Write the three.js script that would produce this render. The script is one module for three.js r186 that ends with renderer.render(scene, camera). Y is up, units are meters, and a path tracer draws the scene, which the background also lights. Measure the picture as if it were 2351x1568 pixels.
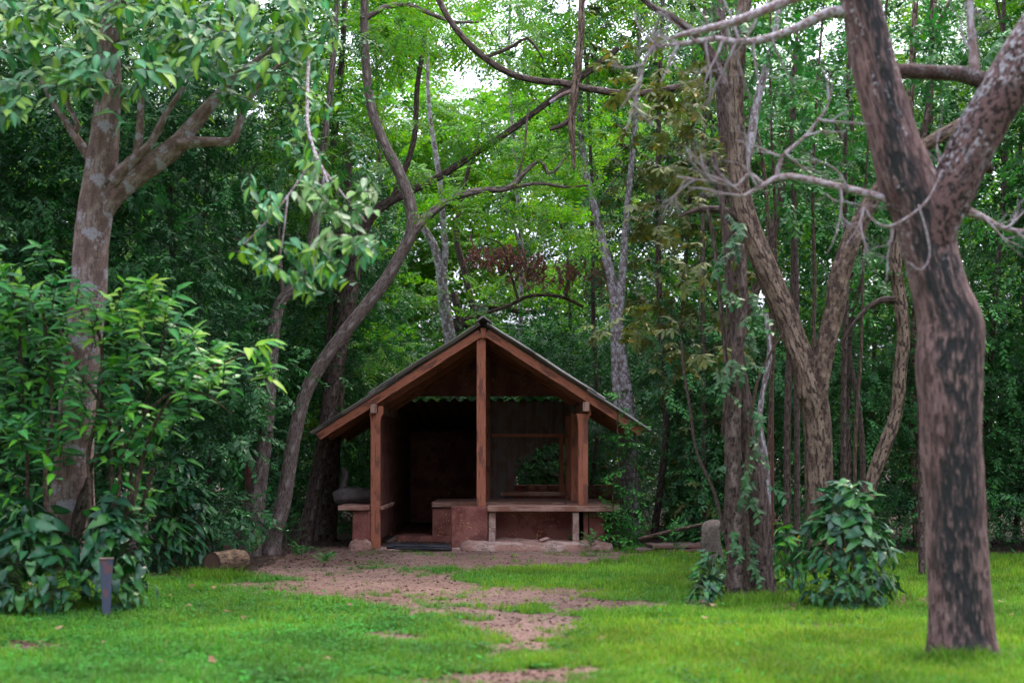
import * as THREE from 'three';
import { mergeGeometries } from 'three/addons/utils/BufferGeometryUtils.js';
import { ImprovedNoise } from 'three/addons/math/ImprovedNoise.js';

// ---------------------------------------------------------------- camera, sky, sun, exposure
const scene = new THREE.Scene();
const W = 2351, H = 1568, FOC = 3265, CX = 1175.5, HOR = 1038.4, EYE = 1.48;   // picture units used for laying out the place
const camera = new THREE.PerspectiveCamera(2 * Math.atan(H / 2 / FOC) * 180 / Math.PI, W / H, 0.1, 400);
camera.position.set(0, EYE, 0);
camera.setViewOffset(W, H, 0, -(HOR - H / 2), W, H);
camera.focus = 21.2; camera.userData.fStop = 1.3;
camera.updateProjectionMatrix();

const SUN_DIR = new THREE.Vector3(0.35, 1.0, -0.42).normalize();
{
  const w = 256, h = 128, data = new Float32Array(w * h * 4);
  for (let j = 0; j < h; j++) for (let i = 0; i < w; i++) {
    const el = ((j + 0.5) / h - 0.5) * Math.PI, s = Math.max(0, Math.sin(el));
    const L = 1.3 * (1 + 0.35 * s) / 1.35, k = (j * w + i) * 4;
    data[k] = L * 0.94; data[k + 1] = L * 0.96; data[k + 2] = L * 1.18; data[k + 3] = 1;
  }
  const sky = new THREE.DataTexture(data, w, h, THREE.RGBAFormat, THREE.FloatType);
  sky.mapping = THREE.EquirectangularReflectionMapping; sky.magFilter = THREE.LinearFilter; sky.needsUpdate = true;
  scene.background = sky; scene.environment = sky;
}
const sun = new THREE.DirectionalLight(0xfff0dc, 1.5);
sun.position.copy(SUN_DIR).multiplyScalar(60).add(new THREE.Vector3(0, 0, -22));
sun.target.position.set(0, 0, -22); sun.castShadow = true; sun.shadow.radius = 24;
Object.assign(sun.shadow.camera, { left: -30, right: 30, top: 30, bottom: -30, near: 1, far: 140 });
sun.shadow.mapSize.set(4096, 4096);
scene.add(sun, sun.target);
const renderer = new THREE.WebGLRenderer({ antialias: true });
renderer.toneMapping = THREE.LinearToneMapping;
renderer.toneMappingExposure = 3.7;
renderer.shadowMap.enabled = true;

// ---------------------------------------------------------------- helpers
const V = (x, y, z) => new THREE.Vector3(x, y, z);
function rngOf(seed) { let a = seed >>> 0; return () => { a |= 0; a = a + 0x6D2B79F5 | 0; let t = Math.imul(a ^ a >>> 15, 1 | a); t = t + Math.imul(t ^ t >>> 7, 61 | t) ^ t; return ((t ^ t >>> 14) >>> 0) / 4294967296; }; }
const R = rngOf(7);
const rr = (a, b, r = R) => a + (b - a) * r();
const gauss = (r = R) => (r() + r() + r() + r() - 2) * 0.87;
const IN = new ImprovedNoise();
const n3 = (x, y, z) => IN.noise(x + 31.7, y + 17.3, z + 5.1);
const fbm3 = (x, y, z, o = 4) => { let s = 0, a = 0.5, f = 1; for (let i = 0; i < o; i++) { s += a * n3(x * f, y * f, z * f); a *= 0.5; f *= 2.03; } return s; };
const clamp = (x, a = 0, b = 1) => Math.min(b, Math.max(a, x));
const sstep = (a, b, x) => { const t = clamp((x - a) / (b - a)); return t * t * (3 - 2 * t); };
const mix = (a, b, t) => a + (b - a) * t;
const mix3 = (a, b, t) => [mix(a[0], b[0], t), mix(a[1], b[1], t), mix(a[2], b[2], t)];
const P = (x, y, d) => V((x - CX) / FOC * d, EYE - (y - HOR) / FOC * d, -d);      // a picture point at a real distance
const groundDist = y => EYE * FOC / (y - HOR);
const G = (x, y) => P(x, y, groundDist(y));                                        // a picture point on the ground
const toPic = (X, Y, Z) => [CX + X / -Z * FOC, HOR - (Y - EYE) / -Z * FOC];
const used = new Map();
function numbered(name) { const n = used.get(name) || 0; used.set(name, n + 1); return n ? name + '_' + String(n).padStart(3, '0') : name; }
function thing(name, label, category, pos = [0, 0, 0], group) {
  const o = new THREE.Group(); o.name = numbered(name); scene.add(o); o.position.set(...pos);
  o.userData = { label, category }; if (group) o.userData.group = group; return o;
}
function mesh(name, geo, mat, parent = scene) {
  const m = new THREE.Mesh(geo, mat); m.name = parent === scene ? numbered(name) : name; m.castShadow = m.receiveShadow = true; parent.add(m); return m;
}
function tag(o, label, category, group) { Object.assign(o.userData, { label, category }); if (group) o.userData.group = group; return o; }
function instanced(name, geo, mat, mats, cols, parent = scene) {
  const m = new THREE.InstancedMesh(geo, mat, mats.length); m.name = parent === scene ? numbered(name) : name;
  const c = new THREE.Color();
  mats.forEach((x, i) => { m.setMatrixAt(i, x); if (cols) m.setColorAt(i, c.setRGB(...cols[i])); });
  m.castShadow = m.receiveShadow = true; m.userData.kind = 'stuff'; parent.add(m); return m;
}
// tileable value noise for textures
function hash2(x, y, s) { let h = Math.imul(x, 374761393) ^ Math.imul(y, 668265263) ^ Math.imul(s, 2147483647 ^ 0x9E3779B1); h = Math.imul(h ^ h >>> 13, 1274126177); return ((h ^ h >>> 16) >>> 0) / 4294967296; }
function vn(u, v, px, py, s) {
  const x = u * px, y = v * py, xi = Math.floor(x), yi = Math.floor(y), fx = x - xi, fy = y - yi;
  const sx = fx * fx * (3 - 2 * fx), sy = fy * fy * (3 - 2 * fy), m = (a, p) => ((a % p) + p) % p;
  const a = hash2(m(xi, px), m(yi, py), s), b = hash2(m(xi + 1, px), m(yi, py), s), c = hash2(m(xi, px), m(yi + 1, py), s), d = hash2(m(xi + 1, px), m(yi + 1, py), s);
  return mix(mix(a, b, sx), mix(c, d, sx), sy);
}
function tf(u, v, px, py, s, o = 4) { let r = 0, a = 0.5, t = 0; for (let i = 0; i < o; i++) { r += a * vn(u, v, px, py, s + i); t += a; a *= 0.55; px *= 2; py *= 2; } return r / t; }
const toS = x => { x = clamp(x); return 255 * (x <= 0.0031308 ? 12.92 * x : 1.055 * x ** (1 / 2.4) - 0.055); };
function makeTex(w, h, fn) {   // fn -> [r,g,b linear, height 0..1]
  const c = new Uint8Array(w * h * 4), b = new Uint8Array(w * h * 4);
  for (let j = 0; j < h; j++) for (let i = 0; i < w; i++) {
    const q = fn((i + 0.5) / w, (j + 0.5) / h), k = (j * w + i) * 4;
    c[k] = toS(q[0]); c[k + 1] = toS(q[1]); c[k + 2] = toS(q[2]); c[k + 3] = 255;
    b[k] = b[k + 1] = b[k + 2] = 255 * clamp(q[3] ?? 0.5); b[k + 3] = 255;
  }
  const mk = (d, s) => { const t = new THREE.DataTexture(d, w, h, THREE.RGBAFormat); t.wrapS = t.wrapT = THREE.RepeatWrapping; t.magFilter = THREE.LinearFilter; t.minFilter = THREE.LinearMipmapLinearFilter; t.generateMipmaps = true; if (s) t.colorSpace = THREE.SRGBColorSpace; t.needsUpdate = true; return t; };
  return { map: mk(c, true), bump: mk(b, false) };
}
const std = (t, bumpScale = 0.01, extra = {}) => new THREE.MeshPhysicalMaterial({ map: t.map, bumpMap: t.bump, bumpScale, roughness: 0.9, specularIntensity: 0.3, ...extra });

// ---- bark and other surface textures
function barkTex(base, dark, pale, opt = {}) {
  const { fiss = 0.5, lichen = 0, lichenCol = [0.45, 0.45, 0.45], seed = 1, lp = 5 } = opt;
  return makeTex(512, 512, (u, v) => {
    const wob = 0.05 * (tf(u, v, 4, 4, seed + 40) - 0.5);
    const f = tf(u + wob, v, 22, 8, seed, 5), f2 = tf(u + wob, v, 48, 16, seed + 9, 4), g = tf(u, v, 5, 5, seed + 20, 5), sp = tf(u, v, 60, 60, seed + 30, 2);
    const crack = sstep(0.5, 0.38, f) * fiss + sstep(0.42, 0.34, f2) * fiss * 0.7;
    let c = mix3(base, pale, sstep(0.45, 0.72, g)); c = mix3(c, dark, clamp(crack)); c = c.map(x => x * (0.6 + 0.8 * sp));
    let hgt = 0.6 - 0.5 * clamp(crack) + 0.25 * (sp - 0.5);
    if (lichen) { const l = sstep(0.60 - lichen * 0.2, 0.64 - lichen * 0.2, tf(u, v, lp, lp, seed + 50, 5) * 0.8 + 0.2 * tf(u, v, 40, 40, seed + 60, 2)); c = mix3(c, lichenCol.map(x => x * (0.8 + 0.4 * sp)), l * 0.85); hgt += 0.1 * l; }
    return [...c, hgt];
  });
}
const TX = {
  brown: barkTex([0.09, 0.064, 0.054], [0.016, 0.011, 0.009], [0.16, 0.125, 0.108], { fiss: 0.7, seed: 3 }),
  pinkish: barkTex([0.17, 0.112, 0.1], [0.045, 0.03, 0.027], [0.25, 0.185, 0.17], { fiss: 0.4, lichen: 0.26, lichenCol: [0.3, 0.28, 0.33], seed: 11, lp: 4 }),
  grey: barkTex([0.15, 0.115, 0.102], [0.03, 0.022, 0.019], [0.23, 0.19, 0.172], { fiss: 0.6, seed: 53 }),
  pale: barkTex([0.16, 0.12, 0.116], [0.045, 0.032, 0.03], [0.28, 0.245, 0.25], { fiss: 0.45, lichen: 0.42, lichenCol: [0.38, 0.37, 0.4], seed: 23, lp: 9 }),
  tan: barkTex([0.105, 0.072, 0.053], [0.026, 0.017, 0.014], [0.18, 0.132, 0.098], { fiss: 0.75, seed: 47 }),
};
const BK = { brown: std(TX.brown, 0.02), pinkish: std(TX.pinkish, 0.006), pale: std(TX.pale, 0.01), grey: std(TX.grey, 0.014), tan: std(TX.tan, 0.016) };
const bareMat = std(barkTex([0.19, 0.125, 0.118], [0.07, 0.045, 0.042], [0.3, 0.24, 0.245], { fiss: 0.3, lichen: 0.35, lichenCol: [0.36, 0.36, 0.39], seed: 77, lp: 10 }), 0.004);
const bigBark = std(makeTex(1024, 2048, (u, v) => {           // the near tree: pink-brown flaky bark, an algae-black run and pale lichen flecks
  const wob = 0.03 * (tf(u, v, 4, 12, 140) - 0.5);
  const f = tf(u + wob, v, 84, 84, 101, 5), g = tf(u, v, 5, 16, 120, 5), sp = tf(u, v, 90, 300, 130, 2);
  let c = mix3([0.1, 0.06, 0.056], [0.175, 0.11, 0.102], sstep(0.3, 0.7, g));
  const crack = sstep(0.5, 0.36, f); c = mix3(c, [0.035, 0.023, 0.022], crack * 0.7); c = mix3(c, [0.21, 0.145, 0.13], sstep(0.6, 0.72, f) * 0.45); c = c.map(x => x * (0.75 + 0.5 * sp));
  const cen = 0.5 + 0.09 * (tf(0.3, v, 1, 7, 150, 3) - 0.5) * 2, wid = 0.05 + 0.09 * tf(0.7, v, 1, 11, 160, 3);
  const st = sstep(wid + 0.05, wid - 0.04, Math.abs(u - cen) + 0.13 * (tf(u, v, 30, 60, 170, 5) - 0.5)) * sstep(0.1, 0.3, tf(u, v, 12, 48, 175, 4));
  c = mix3(c, [0.014, 0.02, 0.021], st * 0.85 * sstep(0.85, 0.5, f));
  const l = sstep(0.66, 0.7, tf(u, v, 70, 260, 180, 3)) * sstep(0.5, 0.62, tf(u, v, 6, 16, 190, 3)) * sstep(0.4, 0.55, v);
  c = mix3(c, [0.34, 0.34, 0.36], l * 0.8);
  return [...c, 0.65 - 0.55 * crack + 0.2 * (sp - 0.5) + 0.1 * l];
}), 0.014);
const lichenBark = std(makeTex(1024, 1024, (u, v) => {           // its right arm: dark bark thick with lichen flecks
  const f = tf(u, v, 46, 100, 201, 5), sp = tf(u, v, 120, 300, 130, 2);
  let c = mix3([0.095, 0.058, 0.053], [0.024, 0.017, 0.015], sstep(0.54, 0.38, f)); c = c.map(x => x * (0.7 + 0.6 * sp));
  const l = sstep(0.56, 0.6, tf(u, v, 56, 110, 220, 4)) * sstep(0.36, 0.55, tf(u, v, 4, 8, 230, 3));
  c = mix3(c, [0.27, 0.28, 0.285], l * 0.8); return [...c, 0.6 - 0.4 * sstep(0.52, 0.38, f) + 0.2 * l];
}), 0.014);
const paintTex = makeTex(512, 512, (u, v) => {        // red-brown oxide paint on rough wood, grain along v
  const gr = tf(u, v, 40, 3, 301, 4), g2 = tf(u, v, 6, 6, 310, 5), sp = tf(u, v, 90, 60, 320, 2);
  let c = mix3([0.225, 0.075, 0.042], [0.29, 0.112, 0.068], g2); const cr = sstep(0.36, 0.28, gr);
  c = mix3(c, [0.12, 0.045, 0.032], cr * 0.7); c = mix3(c, [0.1, 0.045, 0.035], sstep(0.6, 0.72, tf(u, v, 11, 4, 333, 5)) * 0.75);
  return [...c.map(x => x * (0.84 + 0.32 * sp)), 0.6 - 0.5 * cr + 0.25 * (sp - 0.5)];
});
const paint = std(paintTex, 0.006, { roughness: 0.8 });
const boardMat = std(makeTex(512, 512, (u, v) => {        // worn counter boards
  const gr = tf(u, v, 36, 3, 401, 4), g2 = tf(u, v, 5, 5, 410, 5), sp = tf(u, v, 80, 60, 420, 2);
  let c = mix3([0.19, 0.088, 0.06], [0.27, 0.165, 0.128], sstep(0.35, 0.65, g2)); const cr = sstep(0.36, 0.28, gr); c = mix3(c, [0.1, 0.05, 0.04], cr * 0.6);
  return [...c.map(x => x * (0.84 + 0.32 * sp)), 0.6 - 0.5 * cr];
}), 0.006, { roughness: 0.85 });
const mudTex = makeTex(512, 512, (u, v) => {          // red mud plaster with ochre flecks where the wash has flaked
  const g = tf(u, v, 5, 5, 501, 5), sp = tf(u, v, 64, 64, 520, 3), bl = tf(u, v, 9, 9, 530, 5);
  let c = mix3([0.135, 0.046, 0.037], [0.2, 0.082, 0.066], sstep(0.3, 0.7, g));
  const fl = sstep(0.63, 0.68, tf(u, v, 50, 50, 540, 3)) * sstep(0.52, 0.64, tf(u, v, 5, 5, 550, 3)); c = mix3(c, [0.4, 0.23, 0.1], fl * 0.75); c = mix3(c, [0.075, 0.035, 0.03], sstep(0.56, 0.68, tf(u, v, 3, 4, 555, 5)) * 0.6);
  const ck = sstep(0.012, 0.0, Math.abs(tf(u, v, 3, 3, 560, 4) - 0.5)) * sstep(0.5, 0.6, tf(u, v, 2, 2, 570, 2)); c = mix3(c, [0.05, 0.025, 0.02], ck * 0.8);
  return [...c.map(x => x * (0.78 + 0.44 * sp)), 0.5 + 0.3 * (bl - 0.5) + 0.5 * (sp - 0.5) - 0.3 * ck - 0.1 * fl];
});
const mud = std(mudTex, 0.016, { roughness: 0.95 });
const plinthMat = std(makeTex(512, 512, (u, v) => {    // paler, dusty plinth mud
  const g = tf(u, v, 5, 5, 601, 5), sp = tf(u, v, 64, 64, 620, 3);
  let c = mix3([0.24, 0.135, 0.105], [0.33, 0.235, 0.2], sstep(0.35, 0.65, g)); c = mix3(c, [0.1, 0.085, 0.05], sstep(0.64, 0.7, tf(u, v, 8, 8, 630, 5)) * 0.6);
  const ck = sstep(0.014, 0.0, Math.abs(tf(u, v, 4, 4, 640, 4) - 0.5)); c = mix3(c, [0.07, 0.04, 0.03], ck * 0.6);
  return [...c.map(x => x * (0.76 + 0.48 * sp)), 0.5 + 0.8 * (sp - 0.5) - 0.4 * ck];
}), 0.02, { roughness: 0.97 });
const sheetTex = makeTex(512, 512, (u, v) => {         // fibre-cement sheet, grey with soot and lichen
  const g = tf(u, v, 5, 3, 701, 5), sp = tf(u, v, 90, 90, 720, 2); let c = mix3([0.15, 0.14, 0.135], [0.26, 0.24, 0.22], g);
  c = mix3(c, [0.05, 0.05, 0.045], sstep(0.56, 0.7, tf(u, v, 9, 5, 730, 5)) * 0.7); return [...c.map(x => x * (0.8 + 0.4 * sp)), 0.5 + 0.4 * (sp - 0.5)];
});
const sheetMat = std(sheetTex, 0.003);
const tin = std(makeTex(256, 256, (u, v) => {         // rust-brown tin sheet, coloured darker than the roof to carry interior shade
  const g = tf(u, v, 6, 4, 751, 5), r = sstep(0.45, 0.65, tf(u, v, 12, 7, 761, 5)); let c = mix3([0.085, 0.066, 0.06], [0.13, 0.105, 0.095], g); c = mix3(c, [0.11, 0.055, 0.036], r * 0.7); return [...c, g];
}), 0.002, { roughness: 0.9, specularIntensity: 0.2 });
const greyWood = std(makeTex(256, 256, (u, v) => {
  const gr = tf(u, v, 24, 4, 801, 4), g2 = tf(u, v, 5, 5, 810, 4); let c = mix3([0.07, 0.06, 0.058], [0.16, 0.135, 0.13], g2); const cr = sstep(0.42, 0.32, gr); c = mix3(c, [0.05, 0.04, 0.04], cr * 0.8);
  return [...c, 0.6 - 0.5 * cr];
}), 0.012);
const metalBlue = std(makeTex(128, 128, (u, v) => {
  const g = tf(u, v, 4, 6, 901, 4); let c = mix3([0.045, 0.053, 0.085], [0.075, 0.086, 0.125], g); c = mix3(c, [0.16, 0.07, 0.06], sstep(0.58, 0.68, tf(u, v, 14, 9, 911, 4)) * 0.7); return [...c, g];
}), 0.002, { roughness: 0.6, metalness: 0.3 });
const ringTex = makeTex(256, 256, (u, v) => {
  const x = u - 0.5, y = v - 0.48, r = Math.hypot(x, y) + 0.02 * (tf(u, v, 4, 4, 3) - 0.5), g = 0.5 + 0.5 * Math.sin(r * 170), sp = tf(u, v, 30, 30, 5, 3);
  let c = mix3([0.07, 0.038, 0.03], [0.125, 0.072, 0.055], g * 0.5 + sp * 0.5); if (r > 0.44) c = [0.05, 0.035, 0.03];
  return [...c, 0.5 + 0.2 * (g - 0.5)];
});
const ringMat = std(ringTex, 0.003);
const logBark = std(barkTex([0.12, 0.076, 0.05], [0.025, 0.018, 0.015], [0.2, 0.14, 0.09], { fiss: 0.6, seed: 88 }), 0.012);

// ---------------------------------------------------------------- geometry builders
function weld(geo) {      // smooth normals across uv seams
  const p = geo.attributes.position, idx = geo.index, acc = new Map(), key = i => Math.round(p.getX(i) * 5e3) + ',' + Math.round(p.getY(i) * 5e3) + ',' + Math.round(p.getZ(i) * 5e3);
  const keys = []; for (let i = 0; i < p.count; i++) { const k = key(i); keys.push(k); if (!acc.has(k)) acc.set(k, V(0, 0, 0)); }
  const a = V(), b = V(), c = V();
  for (let t = 0; t < idx.count; t += 3) { const [i, j, k] = [idx.getX(t), idx.getX(t + 1), idx.getX(t + 2)]; a.fromBufferAttribute(p, i); b.fromBufferAttribute(p, j); c.fromBufferAttribute(p, k); b.sub(a); c.sub(a); b.cross(c); acc.get(keys[i]).add(b); acc.get(keys[j]).add(b); acc.get(keys[k]).add(b); }
  const n = new Float32Array(p.count * 3); for (let i = 0; i < p.count; i++) { const q = acc.get(keys[i]).clone().normalize(); n.set([q.x, q.y, q.z], i * 3); }
  geo.setAttribute('normal', new THREE.BufferAttribute(n, 3)); return geo;
}
// a rough box, edges rounded by r, faces uneven by amp; uv in metres / tile, grain (v) along the longest side
function rough(w, h, d, { r = 0.01, amp = 0.004, cell = 0.08, tile = 1, freq = 6, seed = 0 } = {}) {
  const S = x => Math.max(3, Math.min(44, Math.round(x / cell))), sp = (x, w, k) => { const i = Math.round((x / w + 0.5) * k); return i === 0 ? -w / 2 : i === k ? w / 2 : -w / 2 + r + (w - 2 * r) * (i - 1) / (k - 2); };
  const g = new THREE.BoxGeometry(w, h, d, S(w), S(h), S(d)), p = g.attributes.position, n = g.attributes.normal, uv = g.attributes.uv, m = Math.max(w, h, d);
  for (let i = 0; i < p.count; i++) {
    let x = sp(p.getX(i), w, S(w)), y = sp(p.getY(i), h, S(h)), z = sp(p.getZ(i), d, S(d)); const nx = Math.abs(n.getX(i)), ny = Math.abs(n.getY(i));
    const [a, b] = nx > 0.5 ? [z, y] : ny > 0.5 ? [x, z] : [x, y], [la, lb] = nx > 0.5 ? [d, h] : ny > 0.5 ? [w, d] : [w, h];
    la > lb ? uv.setXY(i, (b + seed) / tile, (a + seed * 1.7) / tile) : uv.setXY(i, (a + seed) / tile, (b + seed * 1.7) / tile);
    const qx = clamp(x, -w / 2 + r, w / 2 - r), qy = clamp(y, -h / 2 + r, h / 2 - r), qz = clamp(z, -d / 2 + r, d / 2 - r), dx = x - qx, dy = y - qy, dz = z - qz, L = Math.hypot(dx, dy, dz);
    if (L > 1e-6) { x = qx + dx / L * r; y = qy + dy / L * r; z = qz + dz / L * r; const k = amp * 2 * fbm3(x * freq + seed, y * freq + seed * 3, z * freq, 3); x += dx / L * k; y += dy / L * k; z += dz / L * k; }
    p.setXYZ(i, x, y, z);
  }
  return weld(g);
}
function box(name, parent, mat, [x0, x1], [y0, y1], [z0, z1], o) { const g = rough(x1 - x0, y1 - y0, Math.abs(z1 - z0), { seed: x0 * 3.1 + y0 * 1.7, ...o }); const m = mesh(name, g, mat, parent); m.position.set((x0 + x1) / 2, (y0 + y1) / 2, (z0 + z1) / 2); return m; }
// a limb through points {p, r}
function limb(pts, { radial = 12, step = 0.12, amp = 0.08, seed = 0, tile = 0.5, whole = false, flare = 0, freq = 5, ridges = 0 } = {}) {
  const c = new THREE.CatmullRomCurve3(pts.map(q => q.p), false, 'centripetal'), len = c.getLength(), n = Math.max(3, Math.min(160, Math.ceil(len / step)));
  const pos = [], uv = [], ix = []; let N = null, prevT = null; const nu = Math.max(1, Math.round(2 * Math.PI * pts[0].r / tile));
  const lens = c.getLengths(200), cum = pts.map((_, i) => lens[Math.round(i / (pts.length - 1) * 200)]);
  for (let i = 0; i <= n; i++) {
    const u = i / n, tt = c.getUtoTmapping(u), o = c.getPoint(tt), T = c.getTangent(tt), s = u * len;
    const k = tt * (pts.length - 1), k0 = Math.min(pts.length - 2, Math.floor(k)); let r = mix(pts[k0].r, pts[k0 + 1].r, k - k0);
    if (flare) r *= 1 + flare * Math.exp(-s / 0.22);
    if (!N) { N = Math.abs(T.z) < 0.9 ? V(0, 0, -1) : V(1, 0, 0); N.sub(T.clone().multiplyScalar(N.dot(T))).normalize(); } else { N.sub(T.clone().multiplyScalar(N.dot(T))).normalize(); }
    const B = T.clone().cross(N);
    for (let j = 0; j <= radial; j++) {
      const a = j / radial * Math.PI * 2, ca = Math.cos(a), sa = Math.sin(a);
      let q = r * (1 + amp * 2 * fbm3(ca * 1.3 + seed, sa * 1.3 + seed * 0.7, s * freq * 0.25, 3));
      if (flare) q *= 1 + 0.35 * flare * Math.exp(-s / 0.25) * Math.sin(a * 5 + seed);
      if (ridges) q *= 1 + ridges * Math.sin(a * 7 + seed + 2 * fbm3(ca, sa, s * 0.8, 2));
      pos.push(o.x + (N.x * ca + B.x * sa) * q, o.y + (N.y * ca + B.y * sa) * q, o.z + (N.z * ca + B.z * sa) * q);
      whole ? uv.push(j / radial, u) : uv.push(j / radial * nu + seed * 0.37, s / tile / 1.0 + seed);
    }
  }
  for (let i = 0; i < n; i++) for (let j = 0; j < radial; j++) { const a = i * (radial + 1) + j, b = a + radial + 1; ix.push(a, a + 1, b, b, a + 1, b + 1); }
  for (const [e, dir] of [[0, 1], [n, -1]]) { const o = c.getPoint(e ? 1 : 0), k = pos.length / 3; pos.push(o.x, o.y, o.z); uv.push(0.5, e ? 1 : 0); for (let j = 0; j < radial; j++) { const a = e * (radial + 1) + j; dir > 0 ? ix.push(k, a + 1, a) : ix.push(k, a, a + 1); } }
  const g = new THREE.BufferGeometry(); g.setAttribute('position', new THREE.Float32BufferAttribute(pos, 3)); g.setAttribute('uv', new THREE.Float32BufferAttribute(uv, 2)); g.setIndex(ix);
  return weld(g);
}
const trace = (d, a) => a.map(([x, y, w, dd = 0]) => ({ p: P(x, y, d + dd), r: Math.max(0.003, w / 2 / FOC * (d + dd)) }));
const pull = (ptsArr, o) => ptsArr.map(q => ({ p: q.p.clone().sub(o), r: q.r }));
// a bare twig system grown from a point
function twigs(out, p, dir, len, r, lev, rnd) {
  const pts = []; let q = p.clone(), d = dir.clone().normalize();
  for (let i = 0; i <= 5; i++) { pts.push({ p: q.clone(), r: r * (1 - 0.75 * i / 5) }); d.add(V(gauss(rnd), gauss(rnd), gauss(rnd)).multiplyScalar(0.28)).normalize(); q.addScaledVector(d, len / 5); }
  out.push(limb(pts, { radial: 5, step: len / 5, amp: 0 }));
  if (lev > 0) for (let k = 0; k < 3; k++) { const i = 1 + Math.floor(rnd() * 4), b = pts[i]; twigs(out, b.p, d.clone().add(V(gauss(rnd), gauss(rnd) + 0.1, gauss(rnd) * 0.7).multiplyScalar(1.1)), len * (0.45 + 0.3 * rnd()), b.r * 0.6, lev - 1, rnd); }
}

// ---- leaves: along +z from the stalk, upper face +y
function leafGeo(L, Wd, { n = 6, fold = 0.25, curl = 0.25, wave = 0, peak = 0.42, heart = 0, tip = 1 } = {}) {
  const pos = [], ix = [], uv = [];
  for (let i = 0; i <= n; i++) {
    const t = i / n; let w = heart ? Math.min(1, (0.72 + 1.3 * t)) * (1 - t) ** 0.62 * 1.08 * (t > 0.8 ? 0.8 : 1) : (t < peak ? Math.sin(t / peak * Math.PI / 2) ** 0.8 : Math.cos((t - peak) / (1 - peak) * Math.PI / 2) ** tip);
    w = Math.max(w, 0.015) * Wd / 2; const z = t * L, y = -curl * L * t * t + (wave ? 0.03 * L * Math.sin(t * 9) * wave : 0), zb = heart ? -heart * L * Math.max(0, 1 - t * 3.2) : 0;
    pos.push(-w, y + fold * w, z + zb, 0, y, z, w, y + fold * w, z + zb); uv.push(0, t, 0.5, t, 1, t);
    if (i < n) { const a = i * 3; ix.push(a, a + 3, a + 1, a + 1, a + 3, a + 4, a + 1, a + 4, a + 2, a + 2, a + 4, a + 5); }
  }
  const g = new THREE.BufferGeometry(); g.setAttribute('position', new THREE.Float32BufferAttribute(pos, 3)); g.setAttribute('uv', new THREE.Float32BufferAttribute(uv, 2)); g.setIndex(ix); g.computeVertexNormals(); return g;
}
function paintGeo(g, c, rib = 1) { const n = g.attributes.position.count, a = new Float32Array(n * 3); for (let i = 0; i < n; i++) a.set(rib > 1 ? c.map(x => x * (i % 3 === 1 ? rib : 0.85)) : c, i * 3); g.setAttribute('color', new THREE.BufferAttribute(a, 3)); return g; }
const M4 = (pos, fwd, up, s = 1) => { const z = fwd.clone().normalize(), x = up.clone().cross(z).normalize(), y = z.clone().cross(x); return new THREE.Matrix4().makeBasis(x.multiplyScalar(s), y.multiplyScalar(s), z.multiplyScalar(s)).setPosition(pos); };
const leafMat = (c, o = {}) => new THREE.MeshPhysicalMaterial({ color: new THREE.Color().setRGB(...c), roughness: 1, specularIntensity: 0.4, transmission: 0.4, thickness: 0, side: THREE.DoubleSide, vertexColors: true, clearcoat: 0.3, clearcoatRoughness: 0.35, ...o });
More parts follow.
